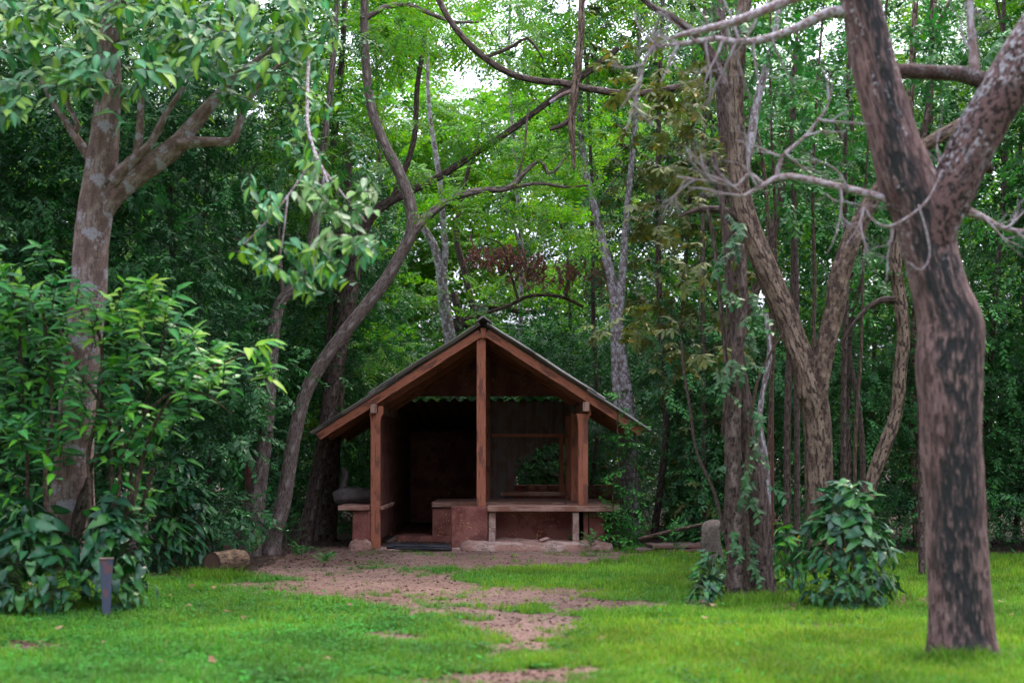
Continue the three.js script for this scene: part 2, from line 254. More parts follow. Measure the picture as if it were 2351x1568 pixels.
// a twig with leaves along +z, arching; returns geometry with leaf-to-leaf colour
function twigGeo(kind, seed) {
  const r = rngOf(seed), parts = [], stemC = [0.9, 0.5, 0.6]; let area = 0;
  const put = (pos, f, u, L, Wd, o) => { const c = 0.75 + 0.5 * r(), y = r() < 0.07 ? 1.8 : 1; const g = paintGeo(leafGeo(L, Wd, o), [c * y * (0.85 + 0.3 * r()), c * (0.9 + 0.1 * y), c * (0.8 + 0.4 * r()) / y]); g.applyMatrix4(M4(pos, f, u)); parts.push(g); area += L * Wd * 0.62; };
  const len = { simple: 0.46, pinnate: 0.4, small: 0.36, whorl: 0.2, dead: 0.3, ivy: 0.4 }[kind];
  const at = t => V(0.03 * Math.sin(t * 5 + seed), -0.1 * len * t * t * (kind === 'pinnate' ? 3 : 1.5), t * len);
  if (kind === 'simple') for (let i = 0; i < 17; i++) { const t = 0.12 + 0.88 * i / 16, a = i * 2.4 + r(); put(at(t), V(Math.cos(a), 0.4 * gauss(r) - 0.1 + 0.3 * Math.sin(a), 0.3 + 0.5 * t), V(0.6 * gauss(r), 1, 0.6 * gauss(r)), rr(0.06, 0.115, r), rr(0.03, 0.05, r), { n: 3, fold: 0.25, curl: 0.25 * r() }); }
  if (kind === 'ivy') for (let i = 0; i < 13; i++) { const t = 0.05 + 0.95 * i / 12, a = i * 2.4 + r(); put(at(t), V(Math.cos(a), -0.35 + 0.4 * gauss(r), 0.4), V(0.4 * gauss(r), 1, 0.4 * gauss(r)), rr(0.08, 0.12, r), rr(0.055, 0.08, r), { n: 3, fold: 0.15, curl: 0.3 * r(), heart: 0.12 }); }
  if (kind === 'pinnate') for (const br of [-0.9, 0, 0.9]) for (let i = 0; i < 6; i++) { const t = 0.15 + 0.85 * i / 5, q = V(Math.sin(br) * len * t * 0.8, -0.14 * len * t * t - 0.02, Math.cos(br) * len * t); for (const s of [-1, 1]) put(q, V(s * Math.cos(br) + 0.4 * Math.sin(br), -0.25 + 0.15 * gauss(r), -s * Math.sin(br) + 0.5), V(0.2 * gauss(r), 1, 0.2 * gauss(r)), rr(0.075, 0.11, r), rr(0.03, 0.042, r), { n: 3, fold: 0.15, curl: 0.15, peak: 0.5 }); }
  if (kind === 'small') for (let i = 0; i < 30; i++) { const t = 0.1 + 0.9 * i / 29, a = i * 2.4 + r(), q = at(t).add(V(0.05 * gauss(r), 0.05 * gauss(r), 0)); put(q, V(Math.cos(a), 0.3 * gauss(r), 0.5 * r() + 0.3), V(0.4 * gauss(r), 1, 0.4 * gauss(r)), rr(0.045, 0.075, r), rr(0.024, 0.036, r), { n: 2, fold: 0.2, curl: 0.2 }); }
  if (kind === 'whorl') for (let k = 0; k < 2; k++) { const c = at(0.45 + 0.5 * k); for (let i = 0; i < 7; i++) { const a = i / 7 * Math.PI * 2 + k + 0.3 * r(); put(c, V(Math.cos(a), -0.35 + 0.25 * gauss(r), Math.sin(a) * 0.9 + 0.25), V(0, 1, 0.1), rr(0.12, 0.18, r), rr(0.042, 0.06, r), { n: 3, fold: 0.2, curl: 0.35 * r(), peak: 0.6 }); } }
  if (kind === 'dead') for (let i = 0; i < 13; i++) { const t = 0.1 + 0.9 * i / 12, a = i * 2.4 + r(); put(at(t), V(0.45 * Math.cos(a), -1 + 0.2 * gauss(r), 0.45 * Math.sin(a)), V(Math.cos(a), 0.3, Math.sin(a)), rr(0.07, 0.12, r), rr(0.03, 0.05, r), { n: 3, fold: 0.7, curl: 0.5 * gauss(r) }); }
  const st = limb([0, 0.35, 0.7, 1].map(t => ({ p: at(t), r: 0.004 * (1 - 0.7 * t) })), { radial: 3, step: 0.15, amp: 0 }); parts.push(paintGeo(st, stemC));
  const g = mergeGeometries(parts); g.userData.area = area; return g;
}
const TW = {}; for (const k of ['simple', 'pinnate', 'small', 'whorl', 'dead', 'ivy']) TW[k] = [0, 1].map(i => twigGeo(k, 60 + i * 17 + k.length));
const LM = {
  simple: leafMat([0.022, 0.13, 0.018], { transmission: 0.25, clearcoat: 0.4, clearcoatRoughness: 0.3 }), pinnate: leafMat([0.075, 0.25, 0.006], { transmission: 0.6, clearcoat: 0.1 }), small: leafMat([0.014, 0.092, 0.022], { transmission: 0.2, clearcoat: 0.4, clearcoatRoughness: 0.3 }),
  whorl: leafMat([0.08, 0.105, 0.018], { transmission: 0.3, clearcoat: 0.3 }), dead: leafMat([0.16, 0.1, 0.075], { transmission: 0.15, clearcoat: 0 }), ivy: leafMat([0.024, 0.11, 0.026], { transmission: 0.25, clearcoat: 0.4 }),
};
const OPEN = [[1.1, 2.25, 1.0, 8, -24.1, -20], [-2.05, -0.85, 3.3, 7.8, -30.3, -21]];    // airy places in front of the pale trunks
// gather foliage: store[kind] = {mats, cols}
const newStore = () => ({});
function addTwig(st, kind, pos, fwd, s, tint, rnd = R) {
  if (pos.z < -20.3 && pos.z > (pos.x < 0.1 && pos.x > -2.4 && pos.y < 2.6 ? -30 : -25.6) && Math.abs(pos.x + 0.43) < 3.1 && pos.y < 3.95 - 0.6 * Math.abs(pos.x + 0.43) && !st.near) return;
  if (!st.near && OPEN.some(([x0, x1, y0, y1, z0, z1]) => pos.x > x0 && pos.x < x1 && pos.y > y0 && pos.y < y1 && pos.z > z0 && pos.z < z1)) return;
  const key = kind + (rnd() < 0.5 ? 0 : 1); const q = st[key] ||= { m: [], c: [] };
  q.m.push(M4(pos, fwd, V(0.35 * gauss(rnd), 1, 0.35 * gauss(rnd)), s)); q.c.push(tint);
}
function flush(st, name, parent, matOf = k => LM[k]) { const out = []; for (const key of Object.keys(st)) { if (key === 'near') continue; const k = key.slice(0, -1); if (st[key].m.length) out.push(instanced(name, TW[k][+key.slice(-1)], matOf(k), st[key].m, st[key].c, parent)); } return out; }
function clump(st, kinds, c, rad, count, s, tint, rnd = R) {
  for (let i = 0; i < count; i++) {
    const d = V(gauss(rnd), gauss(rnd) * 0.8, gauss(rnd)).normalize(), q = rad * (0.35 + 0.65 * rnd() ** 0.5);
    const kind = kinds[Math.floor(rnd() * kinds.length)], b = 0.8 + 0.4 * rnd();
    addTwig(st, kind, c.clone().addScaledVector(V(d.x, d.y * 0.65, d.z), q), d.clone().add(V(gauss(rnd), -0.1 + gauss(rnd) * 0.7, gauss(rnd)).multiplyScalar(0.9)), s * (0.8 + 0.4 * rnd()), tint.map(x => x * b), rnd);
  }
}
const GAPS = [[1130, 165, 60, 32], [1075, 20, 55, 26], [735, 70, 36, 45], [430, 195, 60, 34], [2140, 45, 170, 50], [960, 95, 28, 28], [1620, 250, 40, 30], [610, 20, 50, 40], [1000, 140, 26, 34], [1180, 250, 60, 30], [1900, 80, 60, 40], [2330, 330, 50, 50]];
const inGap = (x, y) => GAPS.some(([a, b, c, d]) => ((x - a) / c) ** 2 + ((y - b) / d) ** 2 < 1);
// fill a slab of forest: picture range at a distance range, with optical depth od
function fill(st, kinds, [x0, x1], [y0, y1], [d0, d1], od, s, tint, { rad = [0.5, 1.0], seed = 1, keep = () => 1, tj = 0.3 } = {}) {
  const rnd = rngOf(seed * 977 + 5), dm = (d0 + d1) / 2, area = (x1 - x0) * (y1 - y0) / (FOC / dm) ** 2, ta = kinds.reduce((a, k) => a + TW[k][0].userData.area, 0) / kinds.length;
  if (d1 < 34) s *= 0.86; let need = od * area / (0.5 * ta * s * s), guard = 0;
  while (need > 0 && guard++ < 20000) {
    const d = mix(d0, d1, rnd()), x = mix(x0, x1, rnd()), y = mix(y0, y1, rnd()), c = P(x, y, d), rd = rr(rad[0], rad[1], rnd), n = Math.round(26 * rd * rd / s / s * 1.4) + 6;
    need -= n * 0.8;
    if (c.y < 0.15 || inGap(x, y) || rnd() > keep(x, y, d)) continue;
    const v = n3(c.x * 0.35, c.y * 0.35, c.z * 0.35) * 0.9 + (rnd() - 0.5) * tj * 2;
    clump(st, kinds, c, rd, n, s, tint.map((t, i) => t * (1 + 0.35 * v) * (i === 0 ? 1 + 0.5 * Math.max(0, v) : 1)), rnd);
  }
}

// ---------------------------------------------------------------- ground
const DIRT = [[880, 1338, 330, 42], [700, 1305, 170, 34], [1120, 1286, 390, 24], [1130, 1385, 330, 36], [1190, 1430, 150, 40], [905, 1462, 95, 15], [1205, 1488, 110, 15], [1200, 1566, 270, 30], [1080, 1530, 60, 12], [1690, 1383, 130, 10], [640, 1285, 120, 30], [760, 1262, 120, 22], [1440, 1390, 120, 12], [2010, 1388, 150, 9], [1730, 1392, 140, 10], [60, 1490, 60, 12], [2205, 1518, 95, 9]];
const GREEN = [[1300, 1328, 270, 24], [1480, 1310, 170, 22], [1225, 1400, 40, 10], [1230, 1530, 55, 9]];
const LITTER = [[90, 1485, 110, 22], [1980, 1385, 190, 22], [720, 1275, 220, 26], [1720, 1392, 150, 12], [1800, 1440, 260, 12]];
const ell = (L, x, y) => L.reduce((m, [a, b, c, d]) => Math.max(m, 1 - ((x - a) / c) ** 2 - ((y - b) / d) ** 2), -3);
function cover(X, Z) {        // 1 bare earth .. 0 grass, and leaf litter share
  if (Z > -5) return { dirt: 0, litter: 0 };
  const [x, y] = toPic(X, 0, Z), nz = fbm3(X * 1.3, 0, Z * 1.3, 4), fz = fbm3(X * 5, 3, Z * 5, 3);
  let d = Math.max(ell(DIRT, x, y), 0.3 * ell([[1190, 1490, 170, 90]], x, y) - 0.35) + nz * 1.7 + fz * 1.5; const g = ell(GREEN, x, y) + nz * 0.9 + fz * 0.6; if (g > 0) d -= 2.2 * sstep(-0.1, 0.5, g);
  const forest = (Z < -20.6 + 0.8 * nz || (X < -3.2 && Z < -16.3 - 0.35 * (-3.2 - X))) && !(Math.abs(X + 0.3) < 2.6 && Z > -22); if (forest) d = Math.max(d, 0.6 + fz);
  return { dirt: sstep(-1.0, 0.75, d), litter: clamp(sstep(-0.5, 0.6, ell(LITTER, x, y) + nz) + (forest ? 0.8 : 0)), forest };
}
const gy = (X, Z) => 0.05 * fbm3(X * 0.5, 9, Z * 0.5, 3) + 0.012 * fbm3(X * 4, 2, Z * 4, 2) + 0.05 * Math.exp(-(((X + 0.2) / 3.2) ** 2 + ((Z + 22) / 2.6) ** 2));
const earthTex = makeTex(1024, 1024, (u, v) => {
  const sp = tf(u, v, 180, 180, 61, 2), g = tf(u, v, 12, 12, 62, 5), m = tf(u, v, 60, 60, 65, 3); const q = 0.55 + 0.5 * g + 0.5 * (sp - 0.5) + 0.5 * (m - 0.5);
  return [q, q * 0.97, q * 0.95, 0.5 + 0.7 * (sp - 0.5) + 0.5 * (m - 0.5)];
});
{
  const mk = (x0, x1, z0, z1, c, hole) => {
    const nx = Math.round((x1 - x0) / c), nz = Math.round((z1 - z0) / c), pos = [], uv = [], col = [], ix = [];
    for (let j = 0; j <= nz; j++) for (let i = 0; i <= nx; i++) {
      const X = x0 + i * c, Z = z0 + j * c, q = cover(X, Z); pos.push(X, gy(X, Z), Z); uv.push(X / 2.2, Z / 2.2);
      const v = fbm3(X * 0.9, 7, Z * 0.9, 3), f = fbm3(X * 7, 1, Z * 7, 2);
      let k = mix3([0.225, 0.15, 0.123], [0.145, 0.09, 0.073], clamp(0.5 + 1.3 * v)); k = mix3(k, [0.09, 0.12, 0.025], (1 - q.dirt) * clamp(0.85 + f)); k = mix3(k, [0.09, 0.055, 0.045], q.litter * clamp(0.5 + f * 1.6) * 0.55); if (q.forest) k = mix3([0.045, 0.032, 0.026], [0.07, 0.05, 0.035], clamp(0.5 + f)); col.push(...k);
    }
    for (let j = 0; j < nz; j++) for (let i = 0; i < nx; i++) { const X = x0 + (i + 0.5) * c, Z = z0 + (j + 0.5) * c; if (hole && X > hole[0] && X < hole[1] && Z > hole[2] && Z < hole[3]) continue; const a = j * (nx + 1) + i, b = a + nx + 1; ix.push(a, b, a + 1, a + 1, b, b + 1); }
    const g = new THREE.BufferGeometry(); g.setAttribute('position', new THREE.Float32BufferAttribute(pos, 3)); g.setAttribute('uv', new THREE.Float32BufferAttribute(uv, 2)); g.setAttribute('color', new THREE.Float32BufferAttribute(col, 3)); g.setIndex(ix); g.computeVertexNormals(); return g;
  };
  const m = std(earthTex, 0.015, { vertexColors: true, roughness: 1 });
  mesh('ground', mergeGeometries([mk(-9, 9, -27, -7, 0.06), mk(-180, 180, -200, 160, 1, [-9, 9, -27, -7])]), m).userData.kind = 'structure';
}
// grass, ground cover, gravel, litter
{
  const blade = (r, h, lean, a, w) => { const d = V(Math.cos(a), 0, Math.sin(a)), s = V(-d.z, 0, d.x).multiplyScalar(w), b = V(gauss(r) * 0.045, 0, gauss(r) * 0.045), m = b.clone().add(V(d.x * lean * 0.35, h * 0.6, d.z * lean * 0.35)), t = b.clone().add(V(d.x * lean, h, d.z * lean)); return [b.clone().sub(s), b.clone().add(s), m.clone().sub(s.clone().multiplyScalar(0.8)), m.clone().add(s.clone().multiplyScalar(0.8)), t]; };
  const tuft = seed => {
    const r = rngOf(seed), pos = [], ix = [], col = []; for (let i = 0; i < 16; i++) { const q = blade(r, rr(0.02, 0.085, r), rr(0.005, 0.06, r), r() * 6.3, rr(0.0016, 0.0032, r)), k = pos.length / 3, c = rr(0.7, 1.25, r), dry = r() < 0.14 ? 2.4 : 1; for (const p of q) { pos.push(p.x, p.y, p.z); col.push(c * dry, c * (dry > 1 ? 1.05 : 1), c * dry * dry); } ix.push(k, k + 1, k + 2, k + 2, k + 1, k + 3, k + 2, k + 3, k + 4); }
    const g = new THREE.BufferGeometry(); g.setAttribute('position', new THREE.Float32BufferAttribute(pos, 3)); g.setAttribute('color', new THREE.Float32BufferAttribute(col, 3)); g.setAttribute('uv', new THREE.Float32BufferAttribute(new Float32Array(pos.length / 3 * 2), 2)); g.setIndex(ix); g.computeVertexNormals(); return g;
  };
  const herb = seed => { const r = rngOf(seed), parts = []; for (let i = 0; i < 14; i++) { const a = r() * 6.3, g = paintGeo(leafGeo(rr(0.012, 0.024, r), rr(0.008, 0.014, r), { n: 2, fold: 0.2, curl: 0.3 }), [rr(0.7, 1.2, r), rr(0.8, 1.2, r), rr(0.7, 1.2, r)]); g.applyMatrix4(M4(V(gauss(r) * 0.05, rr(0.008, 0.035, r), gauss(r) * 0.05), V(Math.cos(a), 0.2 * gauss(r), Math.sin(a)), V(0, 1, 0))); parts.push(g); } return mergeGeometries(parts); };
  const gm = leafMat([0.096, 0.255, 0.009], { clearcoat: 0, specularIntensity: 0.3, transmission: 0.4 }), hm = leafMat([0.04, 0.21, 0.016], { clearcoat: 0.05, specularIntensity: 0.2, transmission: 0.4 });
  const T = [tuft(1), tuft(2)], Hb = [herb(5), herb(6)], tm = [[], []], tc = [[], []], hmn = [[], []], hc = [[], []], rnd = rngOf(99);
  for (let i = 0; i < 92000; i++) {
    const d = 1 / mix(1 / 7.6, 1 / 21.4, rnd()), hw = 0.36 * d + 1.2, X = rr(-hw, hw, rnd), Z = -d, q = cover(X, Z);
    if (q.forest || fbm3(X * 2.6, 6, Z * 2.6, 3) < -0.24 - 0.2 * rnd() || rnd() < q.dirt ** 1.6 || rnd() < q.litter * 0.75) continue; const k = rnd() < 0.5 ? 0 : 1, s = rr(0.75, 1.25, rnd) * (1 - 0.4 * q.dirt) * (0.8 + 0.6 * clamp(0.5 + fbm3(X * 2, 4, Z * 2, 2) * 1.5));
    const left = sstep(0.3, -1.2, X + 0.8 * fbm3(X, 8, Z, 2)), v = 1 + 0.9 * fbm3(X * 0.9, 5, Z * 0.9, 4);
    const mt = new THREE.Matrix4().compose(V(X, gy(X, Z) - 0.004, Z), new THREE.Quaternion().setFromEuler(new THREE.Euler(0.1 * gauss(rnd), rnd() * 6.3, 0.1 * gauss(rnd))), V(s * 1.2, s, s * 1.2));
    if (rnd() < 0.25 + 0.4 * left) { hmn[k].push(mt.scale(V(1.4, 1.2, 1.4))); hc[k].push([v * rr(0.8, 1.2, rnd), v, v]); } else { tm[k].push(mt); { const y = clamp(0.5 + 1.6 * fbm3(X * 0.6 + 9, 5, Z * 0.6, 4)); tc[k].push([v * mix(1.15, 0.8, left) * mix(0.75, 1.35, y), v * mix(1.08, 0.92, left) * mix(0.88, 1.12, y), v * mix(1.2, 0.9, y)]); } }
  }
  for (let i = 0; i < 900; i++) { const d = 1 / mix(1 / 8, 1 / 20, rnd()), X = rr(-0.38 * d, 0.38 * d, rnd), q = cover(X, -d); if (q.forest || q.dirt > 0.7 || fbm3(X * 0.8, 3, d * 0.8, 3) < 0.02) continue; const s = rr(1.8, 3.2, rnd), c = rr(0.55, 1, rnd); hmn[i % 2].push(new THREE.Matrix4().compose(V(X, gy(X, -d), -d), new THREE.Quaternion().setFromEuler(new THREE.Euler(0, rnd() * 6.3, 0)), V(s, s * 0.9, s))); hc[i % 2].push([c, c * 0.95, c]); }
  for (const [bx, by, n, sp] of [[2212, 1530, 260, 90], [1694, 1392, 120, 45], [1754, 1386, 120, 45], [243, 1402, 120, 70], [120, 1405, 200, 170], [500, 1330, 160, 80], [1945, 1388, 160, 110], [1640, 1300, 160, 60], [2000, 1290, 300, 330]]) for (let i = 0; i < n; i++) {   // longer grass the mower misses
    const p = G(bx + gauss(rnd) * sp, by + gauss(rnd) * 9), s = rr(1.1, 2.1, rnd), k = i % 2; tm[k].push(new THREE.Matrix4().compose(V(p.x, gy(p.x, p.z) - 0.004, p.z), new THREE.Quaternion().setFromEuler(new THREE.Euler(0.2 * gauss(rnd), rnd() * 6.3, 0.2 * gauss(rnd))), V(s * 0.9, s, s * 0.9))); const c = rr(0.6, 1.1, rnd); tc[k].push([c, c, c]);
  }
  tag(instanced('grass', mergeNamed(T[0]), gm, tm[0], tc[0]), 'short green lawn grass growing over the clearing', 'grass'); tag(instanced('grass', T[1], gm, tm[1], tc[1]), 'short green lawn grass between the ground cover', 'grass');
  for (const k of [0, 1]) tag(instanced('ground_cover', Hb[k], hm, hmn[k], hc[k]), ['tiny leaved ground cover creeping through the lawn', 'tiny round leaved weeds low in the lawn'][k], 'ground cover');
  function mergeNamed(g) { return g; }
  const stone = new THREE.IcosahedronGeometry(0.008, 0), sm = [], sc = [];
  for (let i = 0; i < 60000 && sm.length < 7000; i++) { const d = 1 / mix(1 / 8.5, 1 / 21, rnd()), X = rr(-4.2, 4.2, rnd), Z = -d, q = cover(X, Z); if (rnd() > q.dirt - 0.2 || (q.forest && X < -2)) continue; const s = rr(0.35, 1, rnd) ** 2 * 1.3, c = rr(0.6, 1.3, rnd); sm.push(new THREE.Matrix4().compose(V(X, gy(X, Z) + 0.001, Z), new THREE.Quaternion().setFromEuler(new THREE.Euler(rnd() * 6, rnd() * 6, 0)), V(s, s * 0.7, s * 1.2))); sc.push([c, c * rr(0.85, 1.05, rnd), c * rr(0.8, 1.1, rnd)]); }
  tag(instanced('gravel', stone, new THREE.MeshStandardMaterial({ color: new THREE.Color().setRGB(0.2, 0.135, 0.11), roughness: 0.9 }), sm, sc), 'pinkish grit and gravel over the bare earth path', 'gravel');
  const dl = paintGeo(leafGeo(0.075, 0.036, { n: 3, fold: 0.5, curl: 0.35 }), [1, 1, 1]), lm = [], lc = [];
  for (let i = 0; i < 60000 && lm.length < 10500; i++) { const d = 1 / mix(1 / 8.5, 1 / 24, rnd()), X = rr(-0.37 * d, 0.37 * d, rnd), Z = -d, q = cover(X, Z); if (rnd() > q.litter * 0.7 + q.dirt * 0.22 + 0.06) continue; const s = rr(0.3, 0.9, rnd), c = rr(0.5, 1.3, rnd), a = rnd() * 6.3; lm.push(M4(V(X, gy(X, Z) + 0.008, Z), V(Math.cos(a), 0.25 * gauss(rnd), Math.sin(a)), V(0.5 * gauss(rnd), 1, 0.5 * gauss(rnd)), s)); lc.push([c, c * rr(0.8, 1.1, rnd), c * rr(0.8, 1.2, rnd)]); }
  tag(instanced('leaf_litter', dl, leafMat([0.13, 0.08, 0.055], { transmission: 0.05, clearcoat: 0 }), lm, lc), 'brown dry leaf litter strewn over earth and lawn', 'leaf litter');
  const pale = [leafMat([0.26, 0.17, 0.1], { transmission: 0.1, clearcoat: 0 }), leafMat([0.2, 0.11, 0.07], { transmission: 0.1, clearcoat: 0 }), leafMat([0.32, 0.25, 0.13], { transmission: 0.1, clearcoat: 0 })], fg = [paintGeo(leafGeo(0.1, 0.055, { fold: 0.4, curl: 0.25 }), [1, 1, 1]), paintGeo(leafGeo(0.08, 0.05, { fold: 0.2, curl: -0.3 }), [1, 1, 1])];
  for (let i = 0; i < 46; i++) { const y = 1350 + 205 * rnd() ** 0.8, x = rnd() < 0.6 ? rr(30, 950, rnd) : rr(1250, 2330, rnd), p = G(x, y), a = rnd() * 6.3; const m = mesh('fallen_leaf', fg[i % 2], pale[Math.floor(rnd() * 3)]); m.applyMatrix4(M4(V(p.x, gy(p.x, p.z) + 0.045, p.z), V(Math.cos(a), 0.3 * gauss(rnd), Math.sin(a)), V(0.4 * gauss(rnd), 1, 0.6), rr(0.55, 1.0, rnd))); tag(m, 'dry pale fallen leaf lying on the short lawn', 'leaf', 'fallen leaves on the lawn'); }
}

// ---------------------------------------------------------------- the shed
const D0 = 21.3, K = FOC / D0, sx = x => (x - CX) / K, sy = y => EYE - (y - HOR) / K, ZF = -D0;
{
  const shed = thing('open_sided_shed', 'red brown timber and mud kitchen shed with grey corrugated gable roof', 'shed');
  const ax = sx(1110), slope = Math.atan2(238, 372), cs = Math.cos(slope), sn = Math.sin(slope), zB = -24.9, apexY = sy(753);
  // posts with the fork-shaped head that carries the wall plate
  const post = (x0, x1, yb, yt, z, depth, head) => {
    const w = x1 - x0, s = new THREE.Shape(), c = (x0 + x1) / 2;
    if (head) { const e = 0.045, y1 = yt - 0.02, y2 = yt - 0.14, y3 = yt - 0.27; s.moveTo(-w / 2, yb); s.lineTo(w / 2, yb); s.lineTo(w / 2, y3); s.quadraticCurveTo(w / 2 + 0.005, y2 - 0.04, w / 2 + e, y2); s.lineTo(w / 2 + e, y1); s.lineTo(head > 0 ? 0.035 : w / 2 + e * 0.2, y1); s.lineTo(head > 0 ? 0.035 : w / 2, y2 + 0.02); s.lineTo(-w / 2 - e * 0.6, y2 + 0.02); s.quadraticCurveTo(-w / 2 - 0.005, y2 - 0.06, -w / 2, y3); s.lineTo(-w / 2, yb); }
    else { s.moveTo(-w / 2, yb); s.lineTo(w / 2, yb); s.lineTo(w / 2, yt); s.lineTo(-w / 2, yt); s.lineTo(-w / 2, yb); }
    const n = 26, pts = s.getPoints(8), g = new THREE.ExtrudeGeometry(s, { depth: depth - 0.02, bevelEnabled: true, bevelThickness: 0.01, bevelSize: 0.008, bevelOffset: -0.008, bevelSegments: 2 });
    const uv = g.attributes.uv, p = g.attributes.position; for (let i = 0; i < p.count; i++) uv.setXY(i, (p.getX(i) + p.getZ(i) + c * 3), p.getY(i) / 1.0 + c);
    const m = mesh('post', g, paint, shed); m.position.set(c, 0, z - depth); m.rotation.y = 0; return m;
  };
  post(sx(850), sx(872), 0.0, sy(929), ZF, 0.14, 1);
  post(sx(1094), sx(1115), sy(1163), sy(775), ZF + 0.01, 0.13, 0);
  post(sx(1328), sx(1351), sy(1161.5), sy(931), ZF - 0.06, 0.14, -1);
  post(0.95, 1.09, 0.68, 2.1, -22.95, 0.13, 0); post(0.92, 1.04, 0.68, 2.1, -24.4, 0.13, 0);
  post(-2.27, -2.15, 0, 2.1, -24.4, 0.13, 0); post(-0.5, -0.38, 0, 3.2, -24.55, 0.12, 0);
  // roof timbers: rafter pairs, ridge beam, wall plates
  for (const z of [ZF + 0.03, -22.5, -23.7, zB + 0.1]) for (const s of [-1, 1]) {
    const L = (s < 0 ? ax - sx(731) : sx(1472) - ax) / cs - 0.05, g = rough(L, 0.115, 0.055, { r: 0.006, amp: 0.007, freq: 2.5, cell: 0.08, seed: z + s * 2 }); const m = mesh('rafter', g, paint, shed);
    const px = ax + s * (0.045 + (L / 2) * cs), py = apexY - 0.05 - (0.045 + L / 2 * cs) * Math.tan(slope); m.position.set(px, py, z); m.rotation.z = -s * slope;
  }
  box('ridge_beam', shed, paint, [ax - 0.042, ax + 0.042], [apexY - 0.155, apexY - 0.005], [ZF + 0.05, zB], { r: 0.006, amp: 0.003, cell: 0.14 });
  for (const [x0, x1, y0, y1] of [[sx(851), sx(865), sy(949), sy(929)], [sx(1338), sx(1353), sy(945), sy(923)]]) box('wall_plate', shed, boardMat, [x0, x1], [y0, y1], [ZF + 0.09, zB], { r: 0.006, amp: 0.003, cell: 0.14 });
  // corrugated sheets
  const corr = (w, len, { amp = 0.022, wave = 0.146, th = 0.007, cut = () => 0, sag = 0.01, seed = 0 } = {}) => {     // across x, down -y, out +z
    const nx = Math.round(w / wave * 8), ny = 8, pos = [], uv = [], ix = [];
    for (const side of [0, 1]) for (let j = 0; j <= ny; j++) for (let i = 0; i <= nx; i++) { const x = i / nx * w, L = len - cut(x), y = -j / ny * L; const z = amp * Math.cos(x / wave * 2 * Math.PI) + (side ? -th : 0) + sag * fbm3(x * 1.2 + seed, y * 1.2, seed, 2) * 2; pos.push(x, y, z); uv.push(x / 1.1 + seed * 0.31, y / 1.1 + seed * 0.17); }
    const id = (s, j, i) => s * (nx + 1) * (ny + 1) + j * (nx + 1) + i;
    for (let j = 0; j < ny; j++) for (let i = 0; i < nx; i++) { ix.push(id(0, j, i), id(0, j + 1, i), id(0, j, i + 1), id(0, j, i + 1), id(0, j + 1, i), id(0, j + 1, i + 1)); ix.push(id(1, j, i), id(1, j, i + 1), id(1, j + 1, i), id(1, j, i + 1), id(1, j + 1, i + 1), id(1, j + 1, i)); }
    const rim = (a, b) => { for (let k = 0; k < a.length - 1; k++) ix.push(a[k], a[k + 1], b[k], b[k], a[k + 1], b[k + 1]); };
    const row = (s, j) => Array.from({ length: nx + 1 }, (_, i) => id(s, j, i)), col = (s, i) => Array.from({ length: ny + 1 }, (_, j) => id(s, j, i));
    rim(row(0, 0), row(1, 0)); rim(row(1, ny), row(0, ny)); rim(col(1, 0), col(0, 0)); rim(col(0, nx), col(1, nx));
    const g = new THREE.BufferGeometry(); g.setAttribute('position', new THREE.Float32BufferAttribute(pos, 3)); g.setAttribute('uv', new THREE.Float32BufferAttribute(uv, 2)); g.setIndex(ix); g.computeVertexNormals(); return g;
  };
  const total0 = (ax - sx(712)) / cs;
  for (const s of [-1, 1]) for (let row = 0; row < 2; row++) for (let k = 0; k < 4; k++) {
    const total = total0 - (s < 0 ? 0.05 : 0.14), a = row ? total * (s < 0 ? 0.5 : 0.62) : 0.03, b = row ? total + 0.01 * k : total * (s < 0 ? 0.66 : 0.72), th = row ? 0.011 : 0.013;
    const g = corr(1.06, b - a, { seed: s * 2 + row * 5 + k, sag: 0.016, th, amp: 0.019 }), m = mesh('roof_sheet', g, sheetMat, shed), lift = 0.058 - row * 0.026 + (k % 2) * 0.009;
    const e = new THREE.Matrix4().makeBasis(V(0, 0, -1), V(-s * cs, sn, 0), V(s * sn, cs, 0)), r = s > 0 ? new THREE.Matrix4().makeBasis(V(0, 0, 1), V(-s * cs, sn, 0), V(s * sn, cs, 0)) : e;
    const z = s > 0 ? ZF + 0.16 - k * 0.98 - 1.06 : ZF + 0.16 - k * 0.98; m.applyMatrix4(r.setPosition(ax + s * a * cs + s * sn * lift, apexY + 0.03 - a * sn + cs * lift, z));
  }
  for (let k = 0; k < 3; k++) {
    const sh = new THREE.Shape(), t = 0.016, L = 0.15; sh.moveTo(-L * cs, -L * sn); sh.lineTo(-0.015, 0); sh.lineTo(0.015, 0); sh.lineTo(L * cs, -L * sn); sh.lineTo(L * cs, -L * sn + t); sh.lineTo(0.02, t + 0.012); sh.lineTo(-0.02, t + 0.012); sh.lineTo(-L * cs, -L * sn + t); sh.lineTo(-L * cs, -L * sn);
    const g = new THREE.ExtrudeGeometry(sh, { depth: 1.3, bevelEnabled: false }), uv = g.attributes.uv, p = g.attributes.position; for (let i = 0; i < p.count; i++) uv.setXY(i, p.getX(i) / 1.1 + k, p.getZ(i) / 1.1);
    const m = mesh('ridge_cap', g, sheetMat, shed); m.position.set(ax, apexY + 0.135 + k * 0.004, ZF + 0.2 - 1.3 - k * 1.27);
  }
  // gable board behind and rear cladding
  const zR = -24.8, kr = FOC / 24.8, rx = x => (x - CX) / kr, ry = y => EYE - (y - HOR) / kr;
